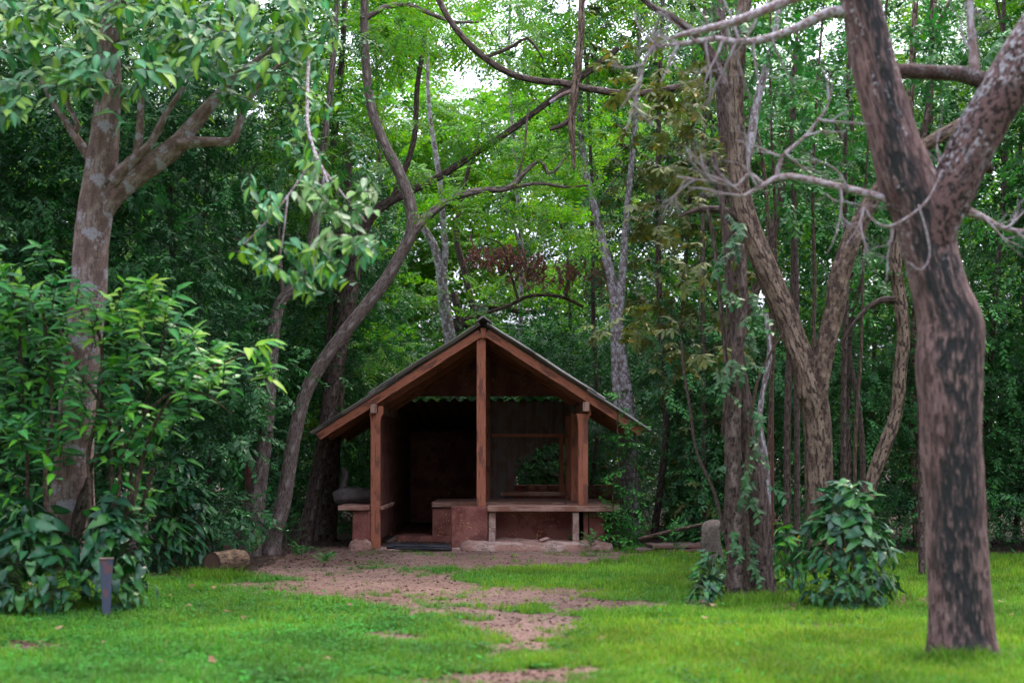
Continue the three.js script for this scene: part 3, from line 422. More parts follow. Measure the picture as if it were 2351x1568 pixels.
  { const sh = new THREE.Shape(); const gw = (apexY - 0.01 - 2.455) / Math.tan(slope); sh.moveTo(ax - gw, 2.455); sh.lineTo(ax + gw, 2.455); sh.lineTo(ax, apexY - 0.01); sh.lineTo(ax - gw, 2.455); const g = new THREE.ExtrudeGeometry(sh, { depth: 0.03, bevelEnabled: false }); const m = mesh('gable_panel', g, mud, shed); m.position.z = zR - 0.03; }
  box('rail', shed, paint, [-0.35, rx(1296)], [ry(1004), ry(996)], [zR + 0.04, zR + 0.09], { r: 0.005, cell: 0.2 });
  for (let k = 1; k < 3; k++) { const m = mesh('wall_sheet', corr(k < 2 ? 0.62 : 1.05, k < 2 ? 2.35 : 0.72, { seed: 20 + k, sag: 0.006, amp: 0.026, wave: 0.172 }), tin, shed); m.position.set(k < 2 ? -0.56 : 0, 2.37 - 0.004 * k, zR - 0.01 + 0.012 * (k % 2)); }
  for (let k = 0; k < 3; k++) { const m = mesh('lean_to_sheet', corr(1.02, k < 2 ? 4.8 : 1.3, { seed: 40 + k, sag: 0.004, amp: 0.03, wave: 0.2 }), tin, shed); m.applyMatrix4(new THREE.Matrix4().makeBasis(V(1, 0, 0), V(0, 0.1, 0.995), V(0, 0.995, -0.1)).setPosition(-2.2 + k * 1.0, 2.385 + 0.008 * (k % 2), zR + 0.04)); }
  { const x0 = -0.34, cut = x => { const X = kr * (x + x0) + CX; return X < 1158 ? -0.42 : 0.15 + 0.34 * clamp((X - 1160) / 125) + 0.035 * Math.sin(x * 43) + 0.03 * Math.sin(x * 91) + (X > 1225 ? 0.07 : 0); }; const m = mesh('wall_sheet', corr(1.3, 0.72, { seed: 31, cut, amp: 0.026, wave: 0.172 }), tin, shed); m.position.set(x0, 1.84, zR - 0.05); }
  box('window_post', shed, paint, [rx(1283), rx(1293)], [ry(1131), ry(996)], [zR + 0.03, zR + 0.1], { r: 0.005 });
  box('window_sill', shed, boardMat, [-0.2, rx(1297)], [ry(1138), ry(1129)], [zR + 0.02, zR + 0.14], { r: 0.006 });
  // inner side wall of plain mud
  box('side_wall', shed, mud, [-2.12, -2.07], [0.1, 2.15], [-21.7, -24.7], { cell: 0.2 });
  // lean-to room behind, open to the shed on its left; made deep for darkness
  box('lean_to_wall', shed, mud, [-2.2, -2.1], [-0.05, 2.3], [-24.92, -29.4], { cell: 0.2 });
  box('lean_to_wall', shed, mud, [-0.3, -0.2], [-0.05, 2.3], [-24.92, -29.4], { cell: 0.2 });
  box('lean_to_wall', shed, mud, [-2.2, -0.2], [-0.05, 1.93], [-29.42, -29.54], { cell: 0.2 });
  box('lean_to_floor', shed, mud, [-2.09, -0.31], [-0.1, 0.03], [-24.92, -29.4], { cell: 0.3 });
  box('rear_low_wall', shed, mud, [-0.6, 1.45], [0, 0.66], [-24.75, -24.6], { cell: 0.15 });
  // counters
  const cy = 0.68;
  box('counter_board', shed, boardMat, [sx(1119), sx(1427)], [sy(1174.5), cy], [ZF + 0.1, -21.75], { r: 0.014, amp: 0.006, cell: 0.09 });
  box('counter_board', shed, boardMat, [0.86, 1.58], [sy(1174), cy - 0.005], [-21.752, -24.6], { r: 0.014, amp: 0.006, cell: 0.12 });
  box('counter_board', shed, boardMat, [-1.3, 0.855], [cy - 0.09, cy - 0.004], [-23.0, -24.55], { r: 0.014, amp: 0.006, cell: 0.12 });
  box('counter_board', shed, boardMat, [sx(776), sx(848)], [sy(1172), cy], [ZF + 0.06, -23.4], { r: 0.012, amp: 0.005, cell: 0.1 });
  box('counter_board', shed, boardMat, [sx(872.6), sx(881)], [sy(1171), cy - 0.01], [ZF + 0.06, -23.3], { r: 0.01, amp: 0.004, cell: 0.1 });
  // mud walls and supports
  box('low_wall', shed, mud, [sx(808), sx(850)], [0, sy(1172.5)], [ZF - 0.02, -23.3], { amp: 0.012, r: 0.02 });
  box('low_wall', shed, mud, [sx(1035.5), sx(1120)], [0, sy(1163.5)], [ZF + 0.03, -21.75], { amp: 0.01, r: 0.018 });
  box('inner_low_wall', shed, mud, [-1.3, 0.9], [0, cy - 0.093], [-23.06, -23.25], { amp: 0.012, r: 0.02 });
  box('back_panel', shed, mud, [sx(1120), sx(1330)], [0, cy - 0.1], [-21.72, -21.86], { amp: 0.012, r: 0.01 });
  box('support', shed, plinthMat, [sx(1121.5), sx(1138)], [0, sy(1175.5)], [ZF + 0.06, -21.71], { amp: 0.01, r: 0.016 });
  box('support', shed, plinthMat, [sx(1314), sx(1330)], [0, sy(1175.5)], [ZF + 0.06, -21.71], { amp: 0.01, r: 0.016 });
  box('support', shed, mud, [sx(1340), sx(1352)], [0, sy(1175.5)], [ZF - 0.1, -21.9], { amp: 0.008, r: 0.016 });
  box('low_wall', shed, mud, [sx(1352.5), sx(1391)], [0, sy(1175.5)], [ZF - 0.14, -24.5], { amp: 0.012, r: 0.02 });
  box('step', shed, mud, [-1.86, -0.9], [0, 0.125], [-23.0, -23.6], { amp: 0.01, r: 0.02 });
  // floor slab, plinth lumps
  box('floor_slab', shed, plinthMat, [-2.05, 1.5], [-0.12, 0.035], [ZF + 0.28, -24.9], { amp: 0.012, r: 0.03, cell: 0.14 });
  box('plinth', shed, plinthMat, [sx(1056), sx(1404)], [-0.14, 0.16], [ZF + 0.55, -21.7], { amp: 0.045, r: 0.13, cell: 0.05, freq: 2.6 });
  box('plinth', shed, plinthMat, [sx(806), sx(856)], [-0.1, 0.16], [ZF + 0.3, -21.9], { amp: 0.06, r: 0.08, cell: 0.05, freq: 4 });
  box('doorstep', shed, plinthMat, [sx(874), sx(1060)], [-0.1, 0.06], [ZF + 0.36, ZF + 0.1], { amp: 0.012, r: 0.025 });
}
{ // mat rolled on the doorstep
  const t = thing('rolled_mat', 'black rolled rubber mat lying in front of the shed doorway', 'mat'); const rubber = std(makeTex(256, 128, (u, v) => { const g = tf(u, v, 6, 6, 21, 4), w = sstep(0.55, 0.62, tf(u, v, 40, 5, 27, 3)) * sstep(0.35, 0.5, u) * sstep(0.8, 0.65, u); return [...mix3([0.008, 0.009, 0.013], [0.12, 0.11, 0.11], w * 0.6).map(x => x * (0.6 + 0.8 * g)), g]; }), 0.004, { roughness: 0.55 });
  const a = P(888, 1272, 20.75), b = P(1030, 1276, 20.7); a.y = 0.115; b.y = 0.1;
  mesh('roll', limb([{ p: a, r: 0.05 }, { p: a.clone().lerp(b, 0.3), r: 0.042 }, { p: a.clone().lerp(b, 0.7), r: 0.04 }, { p: b, r: 0.046 }], { radial: 14, amp: 0.06, whole: true, seed: 3 }), rubber, t);
  const c = a.clone().add(V(0.12, -0.03, 0.06)), d = b.clone().add(V(0.05, -0.03, 0.05)); mesh('loose_flap', limb([{ p: c, r: 0.02 }, { p: c.clone().lerp(d, 0.5), r: 0.024 }, { p: d, r: 0.026 }], { radial: 10, amp: 0.1, whole: true, seed: 5 }), rubber, t);
}
const lump = (rx, ry, rz, seed, amp = 0.25, det = 4) => { const g = new THREE.IcosahedronGeometry(1, det), p = g.attributes.position, uv = g.attributes.uv; for (let i = 0; i < p.count; i++) { const v = V().fromBufferAttribute(p, i), k = 1 + amp * 2 * fbm3(v.x * 1.4 + seed, v.y * 1.4, v.z * 1.4, 4); p.setXYZ(i, v.x * k * rx, v.y * k * ry, v.z * k * rz); uv.setXY(i, v.x * rx * 2 + v.z, v.y * ry * 2 + v.z); } g.setIndex([...Array(p.count).keys()]); return weld(g); };
{ // grey weathered wood on the left counter
  const t = thing('driftwood_log', 'grey weathered log with upright knob resting on left counter of shed', 'log'); const pts = trace(22.3, [[766, 1148, 26], [785, 1138, 32], [815, 1137, 34], [850, 1138, 32], [872, 1140, 28]]); pts.forEach(q => q.p.y = Math.max(q.p.y, 0.69 + q.r * 0.9));
  mesh('trunk', limb(pts, { radial: 22, step: 0.025, amp: 0.34, seed: 8, tile: 0.4, freq: 9 }), greyWood, t); mesh('knob', limb(trace(22.35, [[786, 1132, 24], [790, 1108, 13], [793, 1090, 17], [788, 1074, 10]]), { radial: 14, step: 0.02, amp: 0.5, seed: 4, tile: 0.3, freq: 14 }), greyWood, t);
}
{ const p = P(1249, 1250, 21.0); p.y = 0.19; const m = mesh('broken_shard', lump(0.085, 0.028, 0.05, 3, 0.3, 3), std(mudTex, 0.006, { color: new THREE.Color().setRGB(1.6, 2.4, 2.6) })); m.position.copy(p); m.rotation.z = 0.25; tag(m, 'small broken pot shard on the plinth under the counter', 'shard'); }
{ // sawn log
  const t = thing('sawn_log', 'short thick sawn log lying at the edge of the lawn', 'log'); const d = 17.0, a = P(486, 1301, d), b = P(556, 1296, d + 0.42); a.y = 0.145; b.y = 0.155;
  mesh('bark', limb([{ p: a, r: 0.14 }, { p: a.clone().lerp(b, 0.3), r: 0.148 }, { p: a.clone().lerp(b, 0.7), r: 0.155 }, { p: b, r: 0.13 }], { radial: 26, step: 0.03, amp: 0.07, seed: 6, tile: 0.45 }), logBark, t);
  const g = new THREE.CircleGeometry(0.141, 32), m = mesh('cut_end', g, ringMat, t), dir = a.clone().sub(b).normalize(); m.position.copy(a).addScaledVector(dir, 0.006); m.lookAt(a.clone().addScaledVector(dir, 2));
  const t2 = thing('log_butt', 'cut end of a dark log half hidden behind the leaning stems', 'log'); const e = P(528, 1256, 19.2), f = P(500, 1262, 20); mesh('bark', limb([{ p: e, r: 0.11 }, { p: f, r: 0.12 }], { radial: 16, step: 0.08, amp: 0.1, seed: 2, tile: 0.4 }), BK.brown, t2);
  const m2 = mesh('cut_end', new THREE.CircleGeometry(0.108, 24), ringMat, t2), q = e.clone().sub(f).normalize(); m2.position.copy(e).addScaledVector(q, 0.006); m2.lookAt(e.clone().addScaledVector(q, 2));
}
{ // metal stake, standing stone, dark sheet pile, blocks, pole
  const s = thing('metal_stake', 'blue grey rusting metal stake standing before the broad leaved plant', 'stake'); const tp = P(243, 1284, 12.55), sh = new THREE.Shape(); sh.moveTo(-0.022, 0); sh.lineTo(0.03, 0); sh.lineTo(0.058, tp.y); sh.lineTo(-0.058, tp.y); sh.lineTo(-0.022, 0); const g = new THREE.ExtrudeGeometry(sh, { depth: 0.012, bevelEnabled: true, bevelSize: 0.003, bevelThickness: 0.003 }); const m = mesh('blade', g, metalBlue, s); m.position.set(tp.x, 0, tp.z); m.scale.x = 1; const c = mesh('top_flange', rough(0.125, 0.014, 0.05, { r: 0.004, cell: 0.03 }), plinthMat, s); c.position.set(tp.x, tp.y + 0.008, tp.z);
  const b = mesh('standing_stone', rough(0.26, 0.62, 0.2, { r: 0.06, amp: 0.045, cell: 0.025, freq: 4 }), std(barkTex([0.11, 0.092, 0.078], [0.05, 0.04, 0.034], [0.17, 0.135, 0.115], { fiss: 0.2, lichen: 0.3, lichenCol: [0.07, 0.1, 0.05], seed: 91 }), 0.02)); const p = P(1636, 1210, 18.2); b.position.set(p.x, 0.3, p.z); tag(b, 'rough grey mossy stone standing behind the vine covered trunks', 'stone');
  const pl = thing('corrugated_offcut', 'dark corrugated sheet offcut lying in shade beside the shed', 'sheet'); const pp = P(1535, 1262, 20.8); for (let k = 0; k < 2; k++) { const q = rough(1.0 - 0.2 * k, 0.05, 0.5, { r: 0.01, amp: 0.02, cell: 0.05, freq: 9 }); const mm = mesh('sheet', q, tin, pl); mm.position.set(pp.x + 0.1 * k, 0.06 + 0.058 * k, pp.z); mm.rotation.y = 0.15 * k; }
  const pole = mesh('rusty_pole', limb(trace(16.2, [[1774, 1250, 8], [1774, 1100, 8], [1773, 960, 8]]), { radial: 8, amp: 0.02 }), std(mudTex, 0.003, { color: new THREE.Color().setRGB(0.5, 0.5, 0.5) })); tag(pole, 'thin rust brown pole standing behind the vine covered trunks', 'pole');
  const st = mesh('wooden_peg', limb(trace(14.0, [[1668, 1385, 8], [1668, 1355, 8], [1667, 1328, 8]]), { radial: 7, amp: 0.05, tile: 0.2 }), BK.tan); tag(st, 'short tan wooden peg stuck in the ground beside vine trunks', 'peg');
  const bw = thing('low_block_wall', 'low brown block wall seen through the shed rear window', 'wall'); for (let k = 0; k < 5; k++) { for (let j = 0; j < 3; j++) { const q = rough(0.395, 0.285, 0.2, { r: 0.012, amp: 0.006, cell: 0.08, seed: k + j * 3 }); const mm = mesh('block', q, mud, bw); mm.position.set(0.06 + k * 0.405 + (j % 2) * 0.2, 0.15 + j * 0.293, -26.2); } }
  const stub = mesh('cut_stump', limb([{ p: V(3.6, -0.02, -20.2), r: 0.16 }, { p: V(3.6, 0.14, -20.2), r: 0.13 }], { radial: 14, step: 0.04, amp: 0.08 }), BK.tan); tag(stub, 'low cut stump at the far edge of the right lawn', 'stump');
  const stick = mesh('fallen_branch', limb([{ p: P(1470, 1238, 19.8), r: 0.03 }, { p: P(1560, 1216, 19.2), r: 0.028 }, { p: P(1645, 1198, 18.8), r: 0.02 }], { radial: 8, amp: 0.1 }), BK.tan); tag(stick, 'thin fallen branch slanting from shed side to standing stone', 'branch');
  const st2 = mesh('fallen_branch', limb([[1720, 1392], [1780, 1382], [1830, 1352], [1850, 1335]].map(([x, y], i) => { const q = G(x, y); q.y = 0.03 + i * 0.03; return { p: q, r: 0.014 - 0.003 * i }; }), { radial: 6, amp: 0.1 }), BK.brown); tag(st2, 'crooked grey stick on the ground between vine trunks and leafy plant', 'branch');
}

// ---------------------------------------------------------------- trees
// limbs: [[part, points, options]]; picture traces at real distances
function tree(name, label, d, limbs, mat, { crown, group, base } = {}) {
  const t = thing(name, label, 'tree', [0, 0, 0], group); let k = 0;
  for (const [part, pts, o = {}] of limbs) mesh(part, limb(trace(d + (o.dd || 0), pts), { seed: (pts[0][0] * 0.37 + k++ * 3.1) % 50, ...o }), o.mat || mat, t);
  if (crown) { const st = newStore(); crown(st); flush(st, 'crown', t); }
  return t;
}
const crownEll = (st, kinds, list, od, s, tint, seed) => { for (const [x, y, rx, ry, d0, d1] of list) fill(st, kinds, [x - rx, x + rx], [y - ry, y + ry], [d0, d1], od, s, tint, { rad: [0.3, 0.6], seed: seed++, keep: (a, b) => ((a - x) / rx) ** 2 + ((b - y) / ry) ** 2 < 1 ? 1 : 0 }); };

const ND = 14.5;
// --- near right tree
const rt = tree('forked_shade_tree', 'large near tree with thick pink brown bark and black algae streak', 10.07, [
  ['trunk', [[2214, 1530, 148], [2208, 1450, 138], [2202, 1330, 136], [2196, 1200, 136], [2188, 1050, 140], [2184, 920, 146], [2182, 830, 152], [2184, 745, 152], [2164, 680, 132], [2143, 600, 124], [2118, 500, 126], [2085, 420, 128], [2058, 340, 112], [2036, 260, 104], [2013, 170, 100], [1994, 80, 94], [1975, -10, 88], [1950, -110, 80], [1935, -220, 66], [1940, -420, 50]], { radial: 40, step: 0.035, amp: 0.07, whole: true, flare: 0.22, freq: 7 }],
  ['branch', [[2150, 640, 70], [2146, 560, 96], [2160, 490, 106], [2195, 420, 106], [2240, 320, 104], [2290, 235, 108], [2350, 140, 112], [2420, 30, 110], [2500, -130, 100], [2600, -330, 80]], { radial: 28, step: 0.05, amp: 0.1, whole: true, mat: lichenBark, dd: -0.05 }],
  ['branch', [[2040, 165, 30], [2080, 163, 36], [2150, 166, 34], [2220, 172, 38], [2290, 200, 44]], { radial: 16, step: 0.05, amp: 0.08, whole: true, mat: lichenBark, dd: 0.02 }],
  ['branch', [[2242, 180, 26], [2236, 120, 22], [2230, 60, 18], [2228, -40, 16], [2220, -200, 12]], { radial: 12, mat: bareMat }],
  ['branch', [[1960, 30, 30], [1909, 28, 24], [1860, 50, 21], [1816, 70, 19], [1736, 94, 17], [1690, 96, 15], [1642, 89, 13], [1600, 96, 12], [1563, 101, 11], [1510, 108, 9], [1481, 136, 9], [1470, 187, 8], [1455, 243, 6], [1438, 300, 4]], { radial: 10, step: 0.06, amp: 0.1, mat: bareMat, tile: 0.2 }],
  ['branch', [[1960, -90, 40], [1900, -40, 30], [1806, 2, 24], [1740, 30, 21], [1670, 55, 19], [1600, 72, 16], [1549, 84, 11]], { radial: 12, step: 0.06, amp: 0.1, mat: bareMat, tile: 0.2, dd: -0.3 }],
  ['branch', [[2050, 462, 20], [2013, 450, 19], [1947, 433, 16], [1877, 417, 15], [1820, 405, 14], [1783, 408, 13], [1755, 424, 11], [1708, 450, 8]], { radial: 10, step: 0.05, amp: 0.1, mat: bareMat, tile: 0.2, dd: 0 }],
  ['branch', [[1783, 408, 10], [1797, 360, 9], [1825, 335, 8], [1848, 314, 7], [1880, 275, 6], [1905, 234, 4], [1912, 190, 3]], { radial: 8, step: 0.05, amp: 0.08, mat: bareMat, tile: 0.2, dd: 0 }],
  ['branch', [[1755, 424, 8], [1720, 400, 7], [1690, 428, 6], [1650, 420, 5], [1600, 412, 4], [1555, 405, 3]], { radial: 7, step: 0.05, amp: 0.1, mat: bareMat, tile: 0.2, dd: 0 }],
  ['branch', [[2190, 440, 40], [2215, 480, 26], [2260, 500, 14], [2300, 522, 12], [2350, 531, 9], [2420, 520, 6]], { radial: 10, step: 0.05, amp: 0.12, mat: bareMat, tile: 0.2 }],
  ['stub', [[2190, 430, 60], [2205, 468, 44], [2222, 490, 36]], { radial: 14, step: 0.04, amp: 0.16, mat: lichenBark, whole: true, dd: 0.02 }],
  ['stub', [[2230, 330, 50], [2262, 375, 30], [2280, 395, 16]], { radial: 12, step: 0.04, amp: 0.16, mat: lichenBark, whole: true, dd: 0.02 }],
  ['knot', [[1990, 40, 80], [1962, 48, 52], [1944, 50, 28]], { radial: 18, step: 0.02, amp: 0.22, freq: 12, mat: BK.pinkish, tile: 0.25, dd: 0.03 }],
  ['vine', [[2165, 390, 6], [2130, 460, 6], [2075, 505, 7], [2035, 520, 6], [2000, 500, 5], [1985, 470, 4]], { radial: 6, step: 0.04, amp: 0.05, mat: bareMat, tile: 0.1, dd: -0.3 }],
  ['vine', [[2110, 470, 5], [2130, 540, 5], [2135, 590, 4], [2115, 620, 4], [2085, 600, 3]], { radial: 6, step: 0.04, amp: 0.05, mat: bareMat, tile: 0.1, dd: -0.32 }],
], bigBark);
{ const out = [], rnd = rngOf(41); for (const [x, y, dx, dy, L, n] of [[1642, 89, -0.4, -0.6, 0.35, 3], [1700, 96, -0.3, -0.8, 0.4, 3], [1600, 96, -0.6, -0.5, 0.35, 3], [1563, 101, -0.7, -0.4, 0.3, 3], [1730, 94, -0.2, 0.9, 0.4, 2], [1660, 92, -0.2, 1, 0.45, 2], [1481, 136, 0.5, -0.5, 0.25, 2], [1470, 187, -0.5, 0.5, 0.25, 2], [1455, 243, 0.4, 0.6, 0.25, 2], [1708, 450, -0.9, -0.2, 0.4, 3], [1797, 360, -0.7, -0.5, 0.35, 2], [1848, 314, 0.8, -0.2, 0.3, 2], [1905, 234, -0.3, -1, 0.25, 2], [1650, 420, -0.8, -0.5, 0.3, 2], [1600, 412, -0.9, 0.2, 0.3, 2], [1600, 72, -0.8, -0.6, 0.35, 3], [1549, 84, -1, 0.2, 0.3, 2], [1740, 30, -0.4, 0.8, 0.35, 2], [2228, -20, 0.2, 1, 0.5, 2], [2260, 500, 0.8, 0.5, 0.35, 2], [2310, 525, 0.8, -0.6, 0.3, 2], [1947, 433, -0.4, -1, 0.35, 2], [2170, 400, -0.2, -1, 0.4, 2], [1670, 55, 0.2, 0.9, 0.5, 3], [1690, 96, -0.3, 0.8, 0.5, 3], [1620, 90, 0.1, 0.9, 0.45, 3], [1770, 85, 0.3, 0.9, 0.4, 2], [1560, 100, -0.5, 0.8, 0.35, 3], [1510, 108, -0.6, -0.6, 0.3, 3], [1480, 150, -0.8, 0.1, 0.25, 2], [1700, 440, -0.6, -0.7, 0.4, 3], [1740, 430, -0.3, -0.9, 0.45, 3], [1800, 350, 0.6, 0.4, 0.4, 3], [1880, 275, 0.7, 0.3, 0.4, 2], [1640, 420, -0.6, -0.8, 0.35, 3], [1580, 410, -0.5, 0.6, 0.3, 2], [1930, 430, 0.2, 0.9, 0.5, 3], [1985, 470, -0.3, 0.9, 0.45, 3], [2050, 520, -0.2, 1, 0.4, 2], [2330, 528, 0.5, 0.5, 0.3, 2], [2236, 120, -0.5, -0.8, 0.4, 3]]) twigs(out, P(x, y, 10.05), V(dx, -dy, gauss(rnd) * 0.4), L, 0.0115, n, rnd); const m = mesh('twigs', mergeGeometries(out), bareMat, rt); m.userData.kind = 'stuff'; }

// --- leaves of near plants: the largest as separate leaves, the rest as one mass
const nearGeo = [0, 1, 2, 3].map(i => paintGeo(leafGeo(0.19, 0.085, { n: 6, fold: 0.22, curl: [0.15, 0.35, 0.55, 0.25][i], wave: i % 2, peak: 0.45 }), [1, 1, 1], 1.5));
const shrubGeo = [0, 1, 2].map(i => paintGeo(leafGeo(0.2, 0.084, { n: 6, fold: 0.2, curl: [0.25, 0.5, 0.75][i], wave: 1, peak: 0.4 }), [1, 1, 1], 1.5));
const heartGeo = [0, 1, 2, 3, 4].map(i => paintGeo(leafGeo([0.22, 0.24, 0.2, 0.17, 0.25][i], [0.15, 0.14, 0.15, 0.13, 0.17][i], { n: 7, fold: [0.12, 0.3, 0.05, 0.2, -0.1][i], curl: [0.15, 0.3, 0.5, 0.05, 0.4][i], wave: [0.6, 1.2, 0.3, 1, 1.5][i], heart: [0.16, 0.12, 0.2, 0.14, 0.18][i] }), [1, 1, 1], 1.5));
const arrowGeo = [0, 1, 2].map(i => paintGeo(leafGeo(0.25, 0.105, { n: 7, fold: 0.2, curl: [0.2, 0.35, 0.5][i], wave: 0.8, heart: 0.2 }), [1, 1, 1], 1.5));
const shades = (list, o) => list.map(c => leafMat(c, o));
const crownShades = shades([[0.035, 0.18, 0.05], [0.06, 0.25, 0.09], [0.08, 0.25, 0.015], [0.02, 0.11, 0.032], [0.15, 0.3, 0.015]], { clearcoat: 1, clearcoatRoughness: 0.5 });
const paleShades = shades([[0.26, 0.34, 0.2], [0.12, 0.24, 0.06], [0.06, 0.17, 0.04], [0.05, 0.13, 0.035], [0.09, 0.2, 0.03]], { clearcoat: 0.3 });
const shrubShades = shades([[0.02, 0.155, 0.022], [0.03, 0.19, 0.026], [0.012, 0.1, 0.024], [0.07, 0.27, 0.008]], { clearcoat: 0.5, transmission: 0.3 }), tipShades = shades([[0.17, 0.38, 0.02], [0.22, 0.38, 0.03], [0.1, 0.3, 0.02]], { clearcoat: 0.3, transmission: 0.45 });
const broadShades = shades([[0.007, 0.058, 0.02], [0.011, 0.078, 0.022], [0.005, 0.042, 0.018], [0.016, 0.1, 0.014], [0.022, 0.11, 0.012]], { clearcoat: 0.55, clearcoatRoughness: 0.3, transmission: 0.15 }), yellowLeaf = leafMat([0.4, 0.27, 0.03], {});
function leafSet(parent, items) {        // items: {m, g, mat}; nearest 300 are leaves of their own
  items.sort((a, b) => b.rank - a.rank);
  items.slice(0, 300).forEach(q => { const o = mesh('leaf', q.g, q.mat, parent); o.applyMatrix4(q.m); });
  const rest = new Map(); items.slice(300).forEach(q => { const k = q.g.uuid + q.mat.uuid; if (!rest.has(k)) rest.set(k, { g: q.g, mat: q.mat, m: [] }); rest.get(k).m.push(q.m); });
  for (const q of rest.values()) instanced('foliage', q.g, q.mat, q.m, null, parent);
}
const pick = (a, r) => a[Math.floor(r() * a.length)];
function spray(items, tip, dir, n, geos, mats, rnd, { s = [0.7, 1.1], droop = 0.3, span = 0.3, out } = {}) {   // leaves on a shoot that ends at tip
  const d = dir.clone().normalize(), side = V(0, 1, 0).cross(d).normalize();
  const b = tip.clone().addScaledVector(d, -span);
  if (out) out.push(limb([{ p: b, r: 0.006 }, { p: tip.clone().lerp(b, 0.5).add(V(0, 0.01, 0)), r: 0.004 }, { p: tip, r: 0.002 }], { radial: 4, step: 0.1, amp: 0 }));
  for (let i = 0; i < n; i++) { const t = (i + 0.5) / n, p = b.clone().lerp(tip, t), a = i * 2.4 + rnd(), f = d.clone().multiplyScalar(0.35 + 0.8 * t).addScaledVector(side, Math.cos(a)).add(V(0.25 * gauss(rnd), Math.sin(a) * 0.35 - droop + 0.2 * gauss(rnd), 0.25 * gauss(rnd))); const sc = rr(s[0], s[1], rnd) * (1 - 0.25 * Math.max(0, t - 0.7)); items.push({ m: M4(p, f, V(0.35 * gauss(rnd), 1, 0.45 * gauss(rnd) + 0.55), sc), g: pick(geos, rnd), mat: pick(mats, rnd), rank: p.z + sc * 1.5 }); }
}
